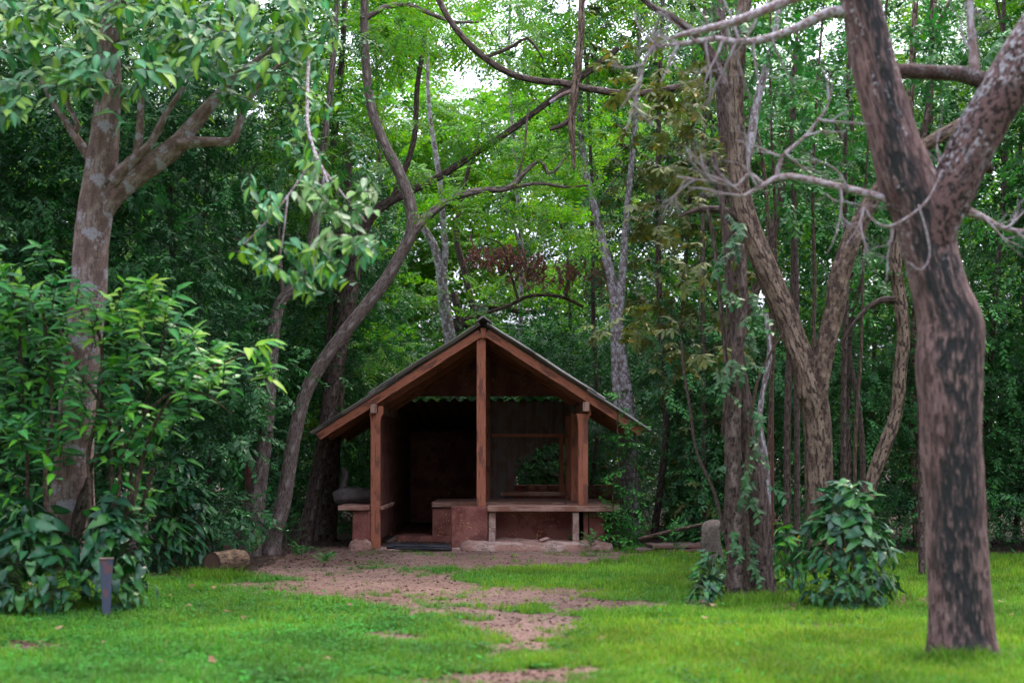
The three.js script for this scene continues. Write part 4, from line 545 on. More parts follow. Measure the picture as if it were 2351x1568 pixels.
// --- near left tree
{
  const d = ND, lt = tree('smooth_bark_tree', 'pinkish grey tree with pale lichen patches and spreading leafy crown', d, [
    ['trunk', [[158, 1285, 128], [160, 1200, 112], [164, 1120, 96], [168, 1050, 86], [178, 900, 82], [192, 760, 84], [202, 660, 82], [208, 560, 80], [220, 470, 82], [231, 390, 76], [240, 300, 64], [249, 200, 56], [250, 100, 46], [256, 0, 40], [262, -150, 34], [270, -350, 24]], { radial: 28, step: 0.05, amp: 0.04, tile: 0.55, flare: 0.15 }],
    ['branch', [[225, 500, 50], [258, 448, 54], [300, 411, 53], [360, 369, 50], [408, 330, 45], [440, 290, 36], [490, 232, 28], [540, 180, 22], [600, 130, 16], [660, 60, 10]], { radial: 18, step: 0.06, amp: 0.05, tile: 0.4, dd: -0.03 }],
    ['branch', [[405, 332, 38], [440, 326, 28], [490, 326, 23], [532, 322, 20], [546, 288, 18], [562, 248, 16], [592, 198, 12], [640, 150, 8], [700, 130, 6]], { radial: 12, step: 0.05, amp: 0.07, tile: 0.3, dd: -0.06 }],
    ['branch', [[255, 420, 34], [282, 388, 28], [312, 360, 25], [340, 335, 21], [362, 298, 19], [378, 265, 15], [420, 200, 10]], { radial: 12, step: 0.05, amp: 0.07, tile: 0.3, dd: -0.15 }],
    ['branch', [[312, 358, 20], [320, 300, 18], [322, 235, 15], [330, 150, 10]], { radial: 10, amp: 0.05, tile: 0.3, dd: -0.15 }],
    ['branch', [[215, 380, 24], [190, 340, 21], [165, 305, 18], [145, 272, 15], [122, 240, 12], [90, 180, 8]], { radial: 12, step: 0.05, amp: 0.08, tile: 0.3 }],
    ['branch', [[168, 310, 14], [178, 285, 13], [158, 250, 11], [150, 200, 8]], { radial: 9, amp: 0.08, tile: 0.3 }],
    ['branch', [[600, 130, 10, -0.2], [660, 95, 9, -0.6], [702, 112, 9, -1], [705, 200, 8, -1.6], [706, 290, 8, -2], [722, 350, 9, -2.2], [745, 400, 7, -2.4], [760, 440, 5, -2.5]], { radial: 9, step: 0.06, amp: 0.06, tile: 0.2, mat: bareMat }],
    ...[[[735, 380, 6, -2.35], [790, 450, 5, -2.5], [840, 510, 3, -2.6]], [[745, 400, 6, -2.4], [730, 520, 5, -2.5], [720, 620, 3, -2.6]], [[725, 355, 6, -2.2], [660, 450, 5, -2.4], [610, 510, 4, -2.6], [560, 560, 3, -2.6]], [[660, 450, 5, -2.4], [650, 540, 4, -2.6], [640, 610, 3, -2.6]]].map(q => ['branch', q, { radial: 6, step: 0.06, amp: 0.06, tile: 0.2, mat: bareMat }]),
  ], BK.pinkish);
  const items = [], rnd = rngOf(51), out = [];
  const edge = x => 250 - 60 * Math.abs(Math.sin(x * 0.011 + 0.4)) + (x < 110 ? 45 : 0) - (x > 560 ? (x - 560) * 0.55 : 0);
  for (let i = 0; i < 600; i++) { const x = rr(-90, 770, rnd), y = rr(-200, edge(x), rnd), dd = d + rr(-2.2, 1.3, rnd); if (n3(x * 0.012, y * 0.012, dd) < -0.3 || inGap(x, y)) continue; spray(items, P(x, y, dd), V(gauss(rnd), -0.1 + 0.4 * gauss(rnd), 0.6 * gauss(rnd) + 0.25), 7 + Math.floor(rnd() * 5), nearGeo, crownShades, rnd, { out }); }
  for (let i = 0; i < 120; i++) { const a = rnd() * 6.3, q = Math.sqrt(rnd()), x = 690 + Math.cos(a) * 170 * q + (rnd() < 0.3 ? 40 : 0), y = 535 + Math.sin(a) * 140 * q; if (n3(x * 0.016, y * 0.016, 9) < -0.08) continue; spray(items, P(x, y, 11.9 + 0.4 * gauss(rnd)), V(gauss(rnd), -0.3 + 0.4 * gauss(rnd), 0.5 * gauss(rnd)), 6, nearGeo, y < 560 && x > 640 ? paleShades : crownShades, rnd, { out, s: [0.5, 0.85], span: 0.2 }); }
  for (let i = 0; i < 46; i++) { const q = rnd(), x = mix(690, 720, q) + gauss(rnd) * 34, y = mix(110, 430, q); spray(items, P(x, y, mix(13.4, 12.2, q) + 0.25 * gauss(rnd)), V(gauss(rnd), -0.3 + 0.4 * gauss(rnd), gauss(rnd)), 5, nearGeo, crownShades, rnd, { out, s: [0.4, 0.75], span: 0.2 }); }
  leafSet(lt, items); const tw = mesh('twigs', mergeGeometries(out), BK.brown, lt); tw.userData.kind = 'stuff';
  const hollow = mesh('hollow', lump(0.07, 0.42, 0.05, 9, 0.3), BK.brown, lt); hollow.position.copy(P(182, 1185, d - 0.24)); hollow.rotation.z = -0.25;
}
// --- left shrub
{
  const d = 13.3, t = thing('leafy_shrub', 'tall shrub with yellow green shoot tips in front of the left trunk', 'shrub'), rnd = rngOf(61), items = [], out = [];
  const stems = [[[60, 1190, 9], [62, 1080, 8], [50, 900, 7], [40, 720, 5], [20, 610, 3]], [[108, 1200, 12], [103, 1090, 11], [118, 960, 8], [110, 800, 7], [90, 660, 4]], [[205, 1245, 14], [208, 1130, 12], [202, 1040, 11], [225, 940, 9], [232, 800, 8], [205, 690, 5]], [[205, 1250, 11], [212, 1060, 10], [270, 990, 9], [300, 880, 7], [290, 740, 5], [275, 665, 3]], [[262, 1215, 11], [255, 1090, 10], [248, 960, 9], [160, 820, 7], [120, 700, 5]], [[290, 1190, 9], [305, 1050, 9], [330, 940, 8], [370, 800, 6], [395, 690, 4]], [[280, 1210, 10], [318, 1080, 9], [372, 940, 8], [440, 870, 7], [520, 830, 6], [590, 800, 5], [622, 785, 3]], [[270, 1215, 9], [290, 1010, 8], [400, 900, 7], [470, 905, 5], [530, 950, 3]], [[322, 1180, 9], [345, 1090, 10], [352, 1074, 10]], [[300, 1180, 9], [322, 1082, 9], [328, 1066, 9]]];
  const tips = stems.map((s, i) => { mesh('stem', limb(trace(d + 0.5 * (n3(i * 3, 1, 2)), s), { radial: 7, step: 0.08, amp: 0.08, tile: 0.15, seed: i }), BK.tan, t); return s[s.length - 1]; });
  const inside = (x, y) => { const top = x < 140 ? 560 + 35 * Math.sin(x * 0.05) : x < 440 ? 640 + 25 * Math.sin(x * 0.03 + 1) : 740 + (x - 440) * 0.2, bot = x < 350 ? 1010 + 60 * Math.sin(x * 0.021) : x < 440 ? 960 : 900 - (x - 440) * 0.25; return y > top && y < bot; };
  let c = 0; for (let i = 0; i < 2400 && c < 270; i++) { const x = rr(-90, 630, rnd), y = rr(560, 1090, rnd); if (!inside(x, y) || (x > 470 && rnd() < 0.55) || n3(x * 0.014, y * 0.014, 3) < -0.28) continue; c++; const young = y < (x < 140 ? 660 : x < 440 ? 760 : 850) && rnd() < 0.4; spray(items, P(x, y, d + rr(-0.6, 0.7, rnd)), V(0.7 * gauss(rnd) + (x > 300 ? 0.4 : 0), 0.7, 0.6 * gauss(rnd) + 0.2), 8, shrubGeo, young ? [...tipShades, shrubShades[3]] : shrubShades, rnd, { out, droop: 0.2, s: [0.5, 0.98], span: 0.25 }); }
  for (let i = 0; i < 48; i++) { const x = rnd() < 0.5 ? rr(-30, 110, rnd) : rr(215, 390, rnd), y = rr(960, 1180, rnd); spray(items, P(x, y, d + rr(-0.3, 0.5, rnd)), V(gauss(rnd), 0.2, gauss(rnd)), 4, shrubGeo, shrubShades, rnd, { out, s: [0.5, 0.9], span: 0.18 }); }
  spray(items, P(628, 782, d - 0.3), V(1, 0.3, 0), 9, shrubGeo, [...tipShades, shrubShades[1]], rnd, { s: [0.8, 1.1] });
  leafSet(t, items); const tw = mesh('twigs', mergeGeometries(out), BK.tan, t); tw.userData.kind = 'stuff';
}
// --- broad-leaved plants: leaves over a dome
function domePlant(label, name, d, [x0, x1], [y0, y1], depth, n, geos, mats, { seed = 1, s = [0.6, 1.05], arch = 0, top = 0, yellow = 0 } = {}) {
  const t = thing(name, label, 'plant'), rnd = rngOf(seed), items = [], pet = [], c = P((x0 + x1) / 2, y1, d), hw = (x1 - x0) / 2 / FOC * d, h = (y1 - y0) / FOC * d; c.y = 0;
  for (let i = 0; i < n; i++) {
    const a = rnd() * Math.PI * 2, e = rnd(), yy = e * h, rw = Math.sqrt(Math.max(0.03, 1 - (e * 0.97) ** 2.2)) * (e < 0.12 ? 0.8 : 1) * (1 + 0.25 * n3(Math.cos(a) * 1.5 + seed, e * 2.5, Math.sin(a) * 1.5)), q = 0.6 + 0.4 * Math.sqrt(rnd());
    const o = V(Math.cos(a), 0, Math.sin(a)), p = c.clone().add(V(o.x * hw * rw * q, Math.max(0.08, yy * (1 + 0.1 * gauss(rnd))), o.z * depth * rw * q)), tw = gauss(rnd) * 1.1, sd = V(-o.z, 0, o.x);
    const f = o.clone().multiplyScalar(0.55 + 0.5 * gauss(rnd)).addScaledVector(sd, tw).add(V(arch, -0.62 + 0.55 * e * e + top * e + 0.5 * gauss(rnd), 0)), up = o.clone().multiplyScalar(0.7 + 0.4 * gauss(rnd)).add(V(0.5 * gauss(rnd), 0.75 + 0.3 * gauss(rnd), 0.5 * gauss(rnd)));
    const sc = rr(s[0], s[1], rnd) * mix(0.62, 1.05, e); items.push({ m: M4(p, f, up, sc), g: pick(geos, rnd), mat: rnd() < yellow ? yellowLeaf : pick(mats, rnd), rank: q * 2 + o.z + sc });
    const b = c.clone().add(V(o.x * hw * 0.25 * rw, yy * 0.75 + 0.03, o.z * depth * 0.25)); if (i % 2 === 0) pet.push(limb([{ p: b, r: 0.006 }, { p: b.clone().lerp(p, 0.6).add(V(0, 0.05, 0)), r: 0.005 }, { p, r: 0.003 }], { radial: 4, step: 0.12, amp: 0 }));
  }
  leafSet(t, items); const m = mesh('stalks', mergeGeometries(pet), LMstalk, t); m.userData.kind = 'stuff'; return t;
}
const LMstalk = new THREE.MeshStandardMaterial({ color: new THREE.Color().setRGB(0.05, 0.09, 0.03), roughness: 0.7 });
domePlant('dome of drooping heart shaped glossy leaves at foot of forked tree', 'broad_leaf_plant', 13.4, [1836, 2056], [1108, 1385], 0.47, 480, heartGeo, broadShades, { seed: 71, yellow: 0.006, s: [0.45, 0.85] });
domePlant('wide bank of dark glossy oval leaves below the near left trunk', 'broad_leaf_plant', 13.0, [-60, 200], [1165, 1400], 0.5, 360, heartGeo, broadShades, { seed: 72, yellow: 0.004, s: [0.5, 0.95] });
domePlant('clump of glossy oval leaves beside the rusting metal stake', 'broad_leaf_plant', 13.15, [170, 345], [1140, 1385], 0.4, 260, heartGeo, broadShades, { seed: 73, yellow: 0.006, s: [0.5, 0.95] });
domePlant('dark arrow leaved plant drooping over a log by the sawn log', 'arrow_leaf_plant', 17.7, [318, 500], [1078, 1322], 0.5, 420, arrowGeo, broadShades, { seed: 74, arch: 0.25, s: [0.6, 1.0] });
domePlant('low broad leaved seedling clump left of the vine trunks base', 'broad_leaf_plant', 13.9, [1580, 1665], [1322, 1380], 0.2, 46, heartGeo, broadShades, { seed: 75, s: [0.4, 0.7] });
domePlant('loose green undergrowth plant between standing stone and vine trunks', 'broad_leaf_plant', 15.2, [1585, 1690], [1255, 1345], 0.35, 120, heartGeo, [...broadShades, ...shrubShades], { seed: 76, s: [0.3, 0.55] });
domePlant('bright green leafy plant squeezed between vine trunks and heart leaved dome', 'broad_leaf_plant', 14.9, [1770, 1850], [1180, 1330], 0.3, 130, arrowGeo, [...broadShades, ...shrubShades], { seed: 77, s: [0.4, 0.7] });

// --- vine-clad trunks
{
  const d = 14.2; tree('vine_clad_tree', 'twin dark trunks wrapped in vines and small leaves on right lawn', d, [
    ['trunk', [[1694, 1392, 50], [1690, 1320, 42], [1690, 1200, 38], [1682, 1080, 36], [1684, 950, 34], [1690, 840, 28], [1700, 760, 24], [1706, 660, 20], [1700, 560, 16]], { radial: 18, step: 0.05, amp: 0.1, ridges: 0.08 }],
    ['trunk', [[1754, 1384, 70], [1748, 1310, 56], [1742, 1200, 52], [1730, 1080, 46], [1716, 980, 38], [1708, 900, 28], [1690, 780, 22], [1675, 650, 18], [1662, 500, 14], [1640, 350, 10]], { radial: 20, step: 0.05, amp: 0.1, ridges: 0.07, dd: 0.15 }],
    ['vine', [[1716, 1388, 11], [1718, 1250, 10], [1712, 1120, 9], [1722, 980, 8], [1745, 860, 7], [1800, 760, 5], [1805, 745, 4]], { radial: 7, amp: 0.1, tile: 0.15, dd: -0.15, mat: BK.tan }],
    ['vine', [[1672, 1260, 9], [1640, 1130, 8], [1600, 1040, 7], [1585, 940, 7], [1570, 850, 6], [1565, 780, 5]], { radial: 7, amp: 0.1, tile: 0.15, mat: BK.brown }],
    ['vine', [[1765, 1180, 16], [1758, 1060, 16], [1745, 970, 14], [1752, 900, 12], [1768, 820, 12], [1760, 720, 10]], { radial: 9, amp: 0.1, mat: BK.pale, dd: 0.5 }],
    ['vine', [[1660, 1000, 10], [1668, 860, 10], [1655, 700, 9], [1640, 560, 9], [1625, 480, 8]], { radial: 7, amp: 0.1, mat: BK.brown, dd: 0.2 }],
  ], BK.brown, { crown: st => { const rnd = rngOf(81); for (let i = 0; i < 150; i++) { const y = rr(480, 1330, rnd), x = 1705 + gauss(rnd) * 38 - (y < 900 ? 10 : 0); if (n3(x * 0.02, y * 0.008, 1) < -0.05) continue; addTwig(st, 'ivy', P(x, y, d + rr(-0.35, 0.4, rnd)), V(gauss(rnd), -0.6 + gauss(rnd) * 0.5, 0.7), rr(0.45, 0.8, rnd), [rr(0.7, 1.2, rnd), rr(0.6, 1.0, rnd), rr(0.6, 1.0, rnd)], rnd); }
    crownEll(st, ['whorl'], [[1560, 270, 130, 150, 15, 17], [1630, 680, 80, 110, 15, 16.5], [1470, 745, 70, 38, 16.5, 17.5], [1540, 480, 110, 90, 15, 17]], 0.6, 0.9, [1, 1, 1], 811); } });
  // forked tree behind the dome plant
  tree('forked_tree', 'tan barked tree forking low behind the heart leaved dome', 14.9, [
    ['trunk', [[1890, 1300, 74], [1884, 1200, 64], [1880, 1090, 62], [1878, 985, 62], [1868, 915, 68], [1850, 850, 58], [1828, 785, 56], [1790, 690, 55], [1748, 590, 54], [1720, 520, 50], [1700, 440, 46], [1692, 330, 42], [1688, 220, 40], [1695, 110, 36], [1712, -10, 30], [1730, -180, 24]], { radial: 22, step: 0.06, amp: 0.1, ridges: 0.04, flare: 0.15 }],
    ['branch', [[1874, 940, 48], [1884, 860, 46], [1898, 790, 46], [1918, 710, 47], [1926, 645, 47], [1946, 580, 46], [1970, 522, 42], [1996, 470, 38], [2060, 390, 34], [2120, 338, 32], [2190, 295, 28], [2300, 225, 24], [2420, 120, 18]], { radial: 18, step: 0.06, amp: 0.1, ridges: 0.04, dd: -0.04 }],
    ['branch', [[1720, 520, 30], [1680, 488, 20], [1640, 480, 17], [1600, 482, 13], [1560, 496, 8]], { radial: 10, amp: 0.14, mat: BK.brown }],
    ['branch', [[1690, 260, 30], [1660, 190, 26], [1625, 110, 22], [1560, 50, 18], [1490, 10, 14], [1440, -40, 10]], { radial: 12, amp: 0.08, mat: BK.brown }],
    ['branch', [[1700, 420, 26], [1722, 330, 22], [1740, 230, 18], [1770, 120, 16], [1790, 20, 12], [1800, -100, 8]], { radial: 12, amp: 0.08, mat: BK.pale }],
    ['buttress', [[1842, 915, 22], [1835, 850, 24], [1815, 795, 22], [1800, 745, 16]], { radial: 10, amp: 0.1, dd: -0.12 }],
  ], BK.tan, { crown: st => crownEll(st, ['ivy', 'simple'], [[1680, 140, 120, 130, 14, 16], [1880, 120, 130, 130, 15, 17.5], [1740, 460, 60, 80, 14.5, 15.5], [2250, 120, 120, 110, 15.5, 18]], 0.55, 0.9, [1.2, 1.2, 1], 821) });
  const saps = [[1768, 1000, 1790, 500, 1775, 0, 9, 16], [1810, 900, 1818, 500, 1812, 60, 15, 17.5], [1830, 830, 1824, 420, 1798, 100, 12, 16.5], [1868, 800, 1862, 480, 1880, 0, 9, 17], [1905, 760, 1900, 430, 1905, 40, 10, 18], [1938, 900, 1935, 420, 1950, -20, 12, 17.5], [1965, 1000, 1972, 640, 1985, 200, 8, 17], [1850, 700, 1838, 300, 1850, -60, 7, 16], [2120, 330, 2140, 130, 2160, -60, 14, 17], [1770, 640, 1735, 350, 1700, 100, 10, 18.5], [1980, 1020, 1960, 800, 1975, 560, 12, 18], [1880, 1000, 1890, 700, 1880, 480, 7, 19]];
  const words = ['rising beside the left arm of the forked tree', 'thicker than its neighbours in the fork', 'curving up inside the forked tree', 'standing straight in the middle of the fork', 'close to the right arm of the forked tree', 'dark and upright right of the fork', 'thin beside the right fork arm', 'very thin near the top of the fork', 'crossing the sky right of the near trunk', 'leaning across the left fork arm', 'low behind the right fork arm', 'thinnest of those behind the fork'];
  saps.forEach(([x0, y0, x1, y1, x2, y2, w, dd], i) => { if (i === 4 || i === 7 || i === 11) return; x1 += 14 * n3(i * 7.3, 2, 1) * 3; x2 += 60 * n3(i * 3.7, 5, 1); const t = thing('sapling', 'slender bare grey sapling stem ' + words[i], 'sapling', [0, 0, 0], 'sapling stems around the forked tree'); const low = P(x0 + (x0 - x1) * 0.1, y0, dd); mesh('stem', limb([{ p: V(low.x, 0, low.z), r: w / 2 / FOC * dd * 1.2 }, ...trace(dd, [[x0, y0, w * 1.1], [(x0 + x1) / 2 + 4, (y0 + y1) / 2, w], [x1, y1, w * 0.85], [(x1 + x2) / 2 - 5, (y1 + y2) / 2, w * 0.7], [x2, y2, w * 0.5]])], { radial: 8, amp: 0.06, seed: i, tile: 0.3 }), i % 3 ? BK.brown : BK.tan, t); const st = newStore(), rnd = rngOf(300 + i); for (let k = 0; k < 26; k++) { const q = rnd(); addTwig(st, 'simple', P(mix(x1, x2, q) + gauss(rnd) * 26, mix(y1, y2, q) + gauss(rnd) * 30, dd + 0.3 * gauss(rnd)), V(gauss(rnd), gauss(rnd) * 0.5 - 0.2, gauss(rnd)), rr(0.7, 1.1, rnd), [1.3, 1.25, 1].map(c => c * rr(0.7, 1.3, rnd)), rnd); } flush(st, 'crown', t); });
  tree('crooked_tree', 'crooked pale barked tree bending up between dome plant and near trunk', 17, [['trunk', [[1985, 1215, 36], [2002, 1110, 30], [2030, 1030, 32], [2058, 950, 28], [2068, 850, 31], [2076, 770, 31], [2066, 680, 30], [2058, 620, 28], [2062, 540, 26], [2075, 420, 22], [2090, 250, 18], [2100, 60, 14], [2110, -100, 10]], { radial: 16, amp: 0.12 }], ['branch', [[2068, 690, 22], [2030, 688, 16], [1995, 705, 12], [1960, 745, 9], [1930, 790, 6]], { radial: 9, mat: BK.brown }]], BK.tan, { crown: st => crownEll(st, ['simple'], [[2150, 20, 120, 80, 16, 18], [2250, 600, 90, 130, 16, 18]], 0.5, 0.9, [1.2, 1.2, 1], 840) });
  tree('dark_tree', 'straight deeply shaded trunk behind the vine clad trunks', 17.2, [['trunk', [[1690, 1230, 58], [1692, 1000, 50], [1690, 800, 46], [1692, 600, 46], [1684, 480, 44], [1670, 330, 38], [1660, 180, 32], [1650, 0, 26], [1640, -150, 20]], { radial: 16, amp: 0.08, ridges: 0.05 }], ['branch', [[1690, 760, 26], [1730, 680, 24], [1768, 560, 22], [1790, 470, 18], [1810, 300, 12]], { radial: 10 }]], BK.brown);
}
// --- stems around the shed
tree('leaning_tree', 'long brown tree leaning right over the shed roof and forking high', 20.5, [
  ['trunk', [[616, 1282, 46], [628, 1230, 39], [650, 1150, 36], [674, 1010, 33], [700, 905, 31], [740, 832, 30], [790, 764, 30], [842, 700, 29], [884, 645, 29], [922, 580, 28], [944, 535, 28], [942, 470, 27], [918, 400, 26], [882, 330, 24], [853, 250, 22], [840, 150, 20], [836, 50, 19], [840, -100, 16], [850, -250, 12]], { radial: 18, step: 0.08, amp: 0.07, flare: 0.2 }],
  ['branch', [[930, 560, 22], [958, 522, 22], [992, 488, 20], [1040, 455, 18], [1100, 438, 16], [1172, 430, 14], [1205, 395, 11], [1242, 368, 9], [1262, 402, 8], [1300, 360, 6], [1340, 330, 4]], { radial: 12, amp: 0.07 }],
  ['branch', [[1165, 432, 9], [1240, 421, 8], [1300, 430, 6], [1350, 425, 4]], { radial: 8 }],
  ['branch', [[836, 45, 14], [880, 18, 13], [930, 10, 12], [985, 30, 10], [1040, 50, 8], [1100, 50, 5]], { radial: 9 }],
  ['branch', [[1190, 405, 7], [1205, 330, 6], [1212, 250, 4]], { radial: 7 }],
], BK.grey, { crown: st => crownEll(st, ['pinnate'], [[1160, 380, 210, 90, 19.8, 22], [960, 300, 130, 140, 20, 22.5], [1000, 130, 170, 110, 20, 23], [1250, 520, 110, 70, 20, 22], [1050, 540, 120, 60, 20, 22], [700, 200, 130, 140, 20, 23]], 0.6, 1.0, [1, 1, 1], 850) });
tree('pale_stem_tree', 'grey leaning stem with charred split side left of the shed', 20.3, [['trunk', [[562, 1290, 62], [574, 1240, 50], [590, 1130, 40], [611, 985, 32], [622, 855, 28], [630, 745, 28], [645, 692, 25], [678, 652, 22], [704, 600, 20], [722, 500, 18], [735, 390, 16], [755, 240, 14], [770, 60, 12], [775, -100, 8]], { radial: 18, step: 0.07, amp: 0.09, ridges: 0.05, flare: 0.2 }], ['branch', [[650, 690, 12], [646, 640, 10], [640, 560, 8], [640, 470, 5]], { radial: 8 }]], BK.grey, { crown: st => crownEll(st, ['simple', 'pinnate'], [[740, 300, 100, 160, 20, 22]], 0.8, 1, [1, 1, 1], 860) });
tree('dark_forked_tree', 'dark rough trunk beside left eave rising into a long diagonal limb', 22.6, [
  ['trunk', [[692, 1272, 40], [716, 1150, 32], [738, 1040, 31], [760, 900, 34], [786, 770, 38], [804, 660, 37], [812, 590, 38], [836, 520, 28], [872, 478, 22], [940, 440, 18], [1010, 405, 17], [1090, 352, 16], [1170, 300, 15], [1240, 248, 13], [1330, 180, 16], [1420, 110, 12]], { radial: 18, step: 0.08, amp: 0.1, ridges: 0.05, flare: 0.15 }],
  ['branch', [[808, 620, 26], [780, 540, 22], [766, 450, 19], [764, 350, 17], [776, 220, 15], [788, 80, 13], [792, -100, 10]], { radial: 12, amp: 0.08 }],
  ['branch', [[900, 460, 16], [925, 400, 14], [950, 320, 13], [958, 200, 12], [975, 80, 10], [985, -60, 8]], { radial: 10 }],
], BK.brown, { crown: st => crownEll(st, ['pinnate', 'simple'], [[960, 810, 100, 60, 25.7, 27], [850, 830, 50, 60, 22, 23.2], [890, 690, 130, 60, 23, 26], [1180, 230, 180, 60, 22, 25], [1300, 120, 120, 80, 22, 25]], 0.9, 1, [1, 1.1, 1], 870) });
tree('charred_stump_tree', 'thick shaded trunk standing behind the left counter', 23.6, [['trunk', [[745, 1262, 50], [752, 1150, 44], [762, 1000, 40], [772, 850, 44], [782, 700, 36], [790, 500, 28], [800, 300, 20]], { radial: 16, amp: 0.1, ridges: 0.06, flare: 0.2 }], ['stem', [[700, 1272, 18], [722, 1150, 16], [736, 1000, 14], [748, 860, 12], [760, 700, 10]], { radial: 8, dd: -0.7, mat: BK.brown }]], BK.brown);
tree('mottled_tree', 'twin trunk with white mottled bark standing behind right eave', 24.2, [
  ['trunk', [[1452, 1235, 42], [1444, 1130, 35], [1432, 1000, 30], [1418, 880, 26], [1413, 760, 23], [1406, 650, 21], [1388, 575, 21], [1370, 495, 18], [1350, 415, 16], [1336, 330, 15], [1330, 200, 13], [1335, 40, 11], [1340, -120, 8]], { radial: 18, step: 0.08, amp: 0.1, flare: 0.15 }],
  ['trunk', [[1454, 1180, 30], [1448, 1000, 26], [1440, 900, 26], [1426, 800, 22], [1424, 700, 18], [1432, 600, 17], [1438, 500, 15], [1450, 380, 13], [1462, 220, 11], [1470, 40, 9]], { radial: 16, step: 0.08, amp: 0.1, dd: -0.12 }],
], BK.pale, { crown: st => crownEll(st, ['simple', 'whorl'], [[1400, 420, 80, 70, 23.5, 25.5], [1400, 90, 120, 110, 23, 26], [1480, 560, 60, 80, 23.5, 25]], 0.8, 1, [0.9, 1, 1], 880) });
tree('arched_branch_tree', 'high arching branch with hanging dead limb above the shed', 19, [
  ['branch', [[985, -120, 16], [1000, -20, 14], [1030, 42, 14], [1062, 85, 15], [1120, 138, 15], [1180, 172, 15], [1240, 186, 16], [1290, 190, 17], [1360, 205, 16], [1450, 215, 16], [1560, 200, 18], [1660, 150, 22, -3.9]], { radial: 12, amp: 0.07 }],
  ['branch', [[1110, 132, 9], [1150, 118, 9], [1190, 98, 8], [1205, 85, 7], [1225, 100, 6], [1245, 132, 4]], { radial: 8 }],
  ['dead_limb', [[1345, -80, 14], [1336, 0, 15], [1334, 70, 17], [1328, 140, 19], [1318, 220, 21], [1312, 275, 18], [1315, 330, 13], [1318, 388, 6]], { radial: 14, step: 0.05, amp: 0.1, mat: BK.tan }],
  ['dead_limb', [[1318, 262, 14], [1295, 285, 12], [1262, 297, 8]], { radial: 8, mat: BK.brown }], ['dead_limb', [[1320, 205, 12], [1290, 218, 10], [1262, 235, 7]], { radial: 8, mat: BK.pinkish }],
], BK.brown, { crown: st => crownEll(st, ['pinnate'], [[1150, 60, 130, 60, 18.5, 21], [1240, 130, 90, 50, 18.5, 20]], 0.6, 1, [1, 1, 1], 890) });
tree('pale_forked_tree', 'pale grey forked trunk rising behind the ridge of the shed', 30.4, [['trunk', [[1042, 1100, 40], [1038, 900, 32], [1033, 780, 28], [1018, 690, 26], [1013, 630, 25], [1000, 575, 20], [984, 542, 18], [958, 502, 16], [930, 470, 13], [900, 420, 10]], { radial: 14, amp: 0.07 }], ['branch', [[1014, 640, 18], [1022, 590, 16], [1018, 520, 14], [1011, 430, 13], [998, 340, 12], [985, 250, 10], [980, 80, 8]], { radial: 10 }]], BK.pale);
tree('bent_dark_tree', 'thin dark bent trunk behind the shed apex', 30.6, [['trunk', [[1110, 1100, 30], [1105, 850, 26], [1098, 745, 22], [1082, 690, 17], [1066, 620, 15], [1049, 556, 15], [1051, 500, 13], [1064, 440, 11], [1078, 380, 9], [1110, 280, 7]], { radial: 12, amp: 0.08 }], ['branch', [[1098, 760, 18], [1060, 742, 18], [1035, 765, 14]], { radial: 8 }], ['branch', [[1040, 740, 14], [1090, 712, 17], [1150, 703, 17], [1200, 716, 13], [1285, 708, 8]], { radial: 10 }], ['stub', [[1062, 800, 18], [1052, 720, 18], [1042, 672, 17]], { radial: 10 }]], BK.brown);
{ const t = thing('dead_leaf_bough', 'drooping bough of withered brown leaves above the shed ridge', 'branch'); mesh('branch', limb(trace(26.5, [[1340, 705, 8], [1290, 682, 8], [1215, 680, 9], [1160, 705, 8], [1060, 735, 6]]), { radial: 8 }), BK.tan, t); mesh('branch', limb(trace(26.5, [[1190, 690, 7], [1170, 620, 6], [1150, 560, 4], [1110, 545, 3]]), { radial: 7 }), BK.tan, t); mesh('branch', limb(trace(26.5, [[1300, 682, 6], [1310, 630, 5], [1350, 600, 3]]), { radial: 7 }), BK.tan, t);
  const st = newStore(), rnd = rngOf(901); for (let i = 0; i < 150; i++) { const k = rnd(), x = k < 0.6 ? rr(1075, 1250, rnd) : rr(1270, 1390, rnd), y = (k < 0.6 ? 575 + 0.15 * (x - 1080) : 615) + gauss(rnd) * 32; addTwig(st, 'dead', P(x, y, 26.5 + 0.4 * gauss(rnd)), V(gauss(rnd), -0.5, gauss(rnd)), rr(0.7, 1.1, rnd), [rr(0.7, 1.3, rnd), rr(0.7, 1.1, rnd), rr(0.8, 1.2, rnd)], rnd); } flush(st, 'foliage', t); }
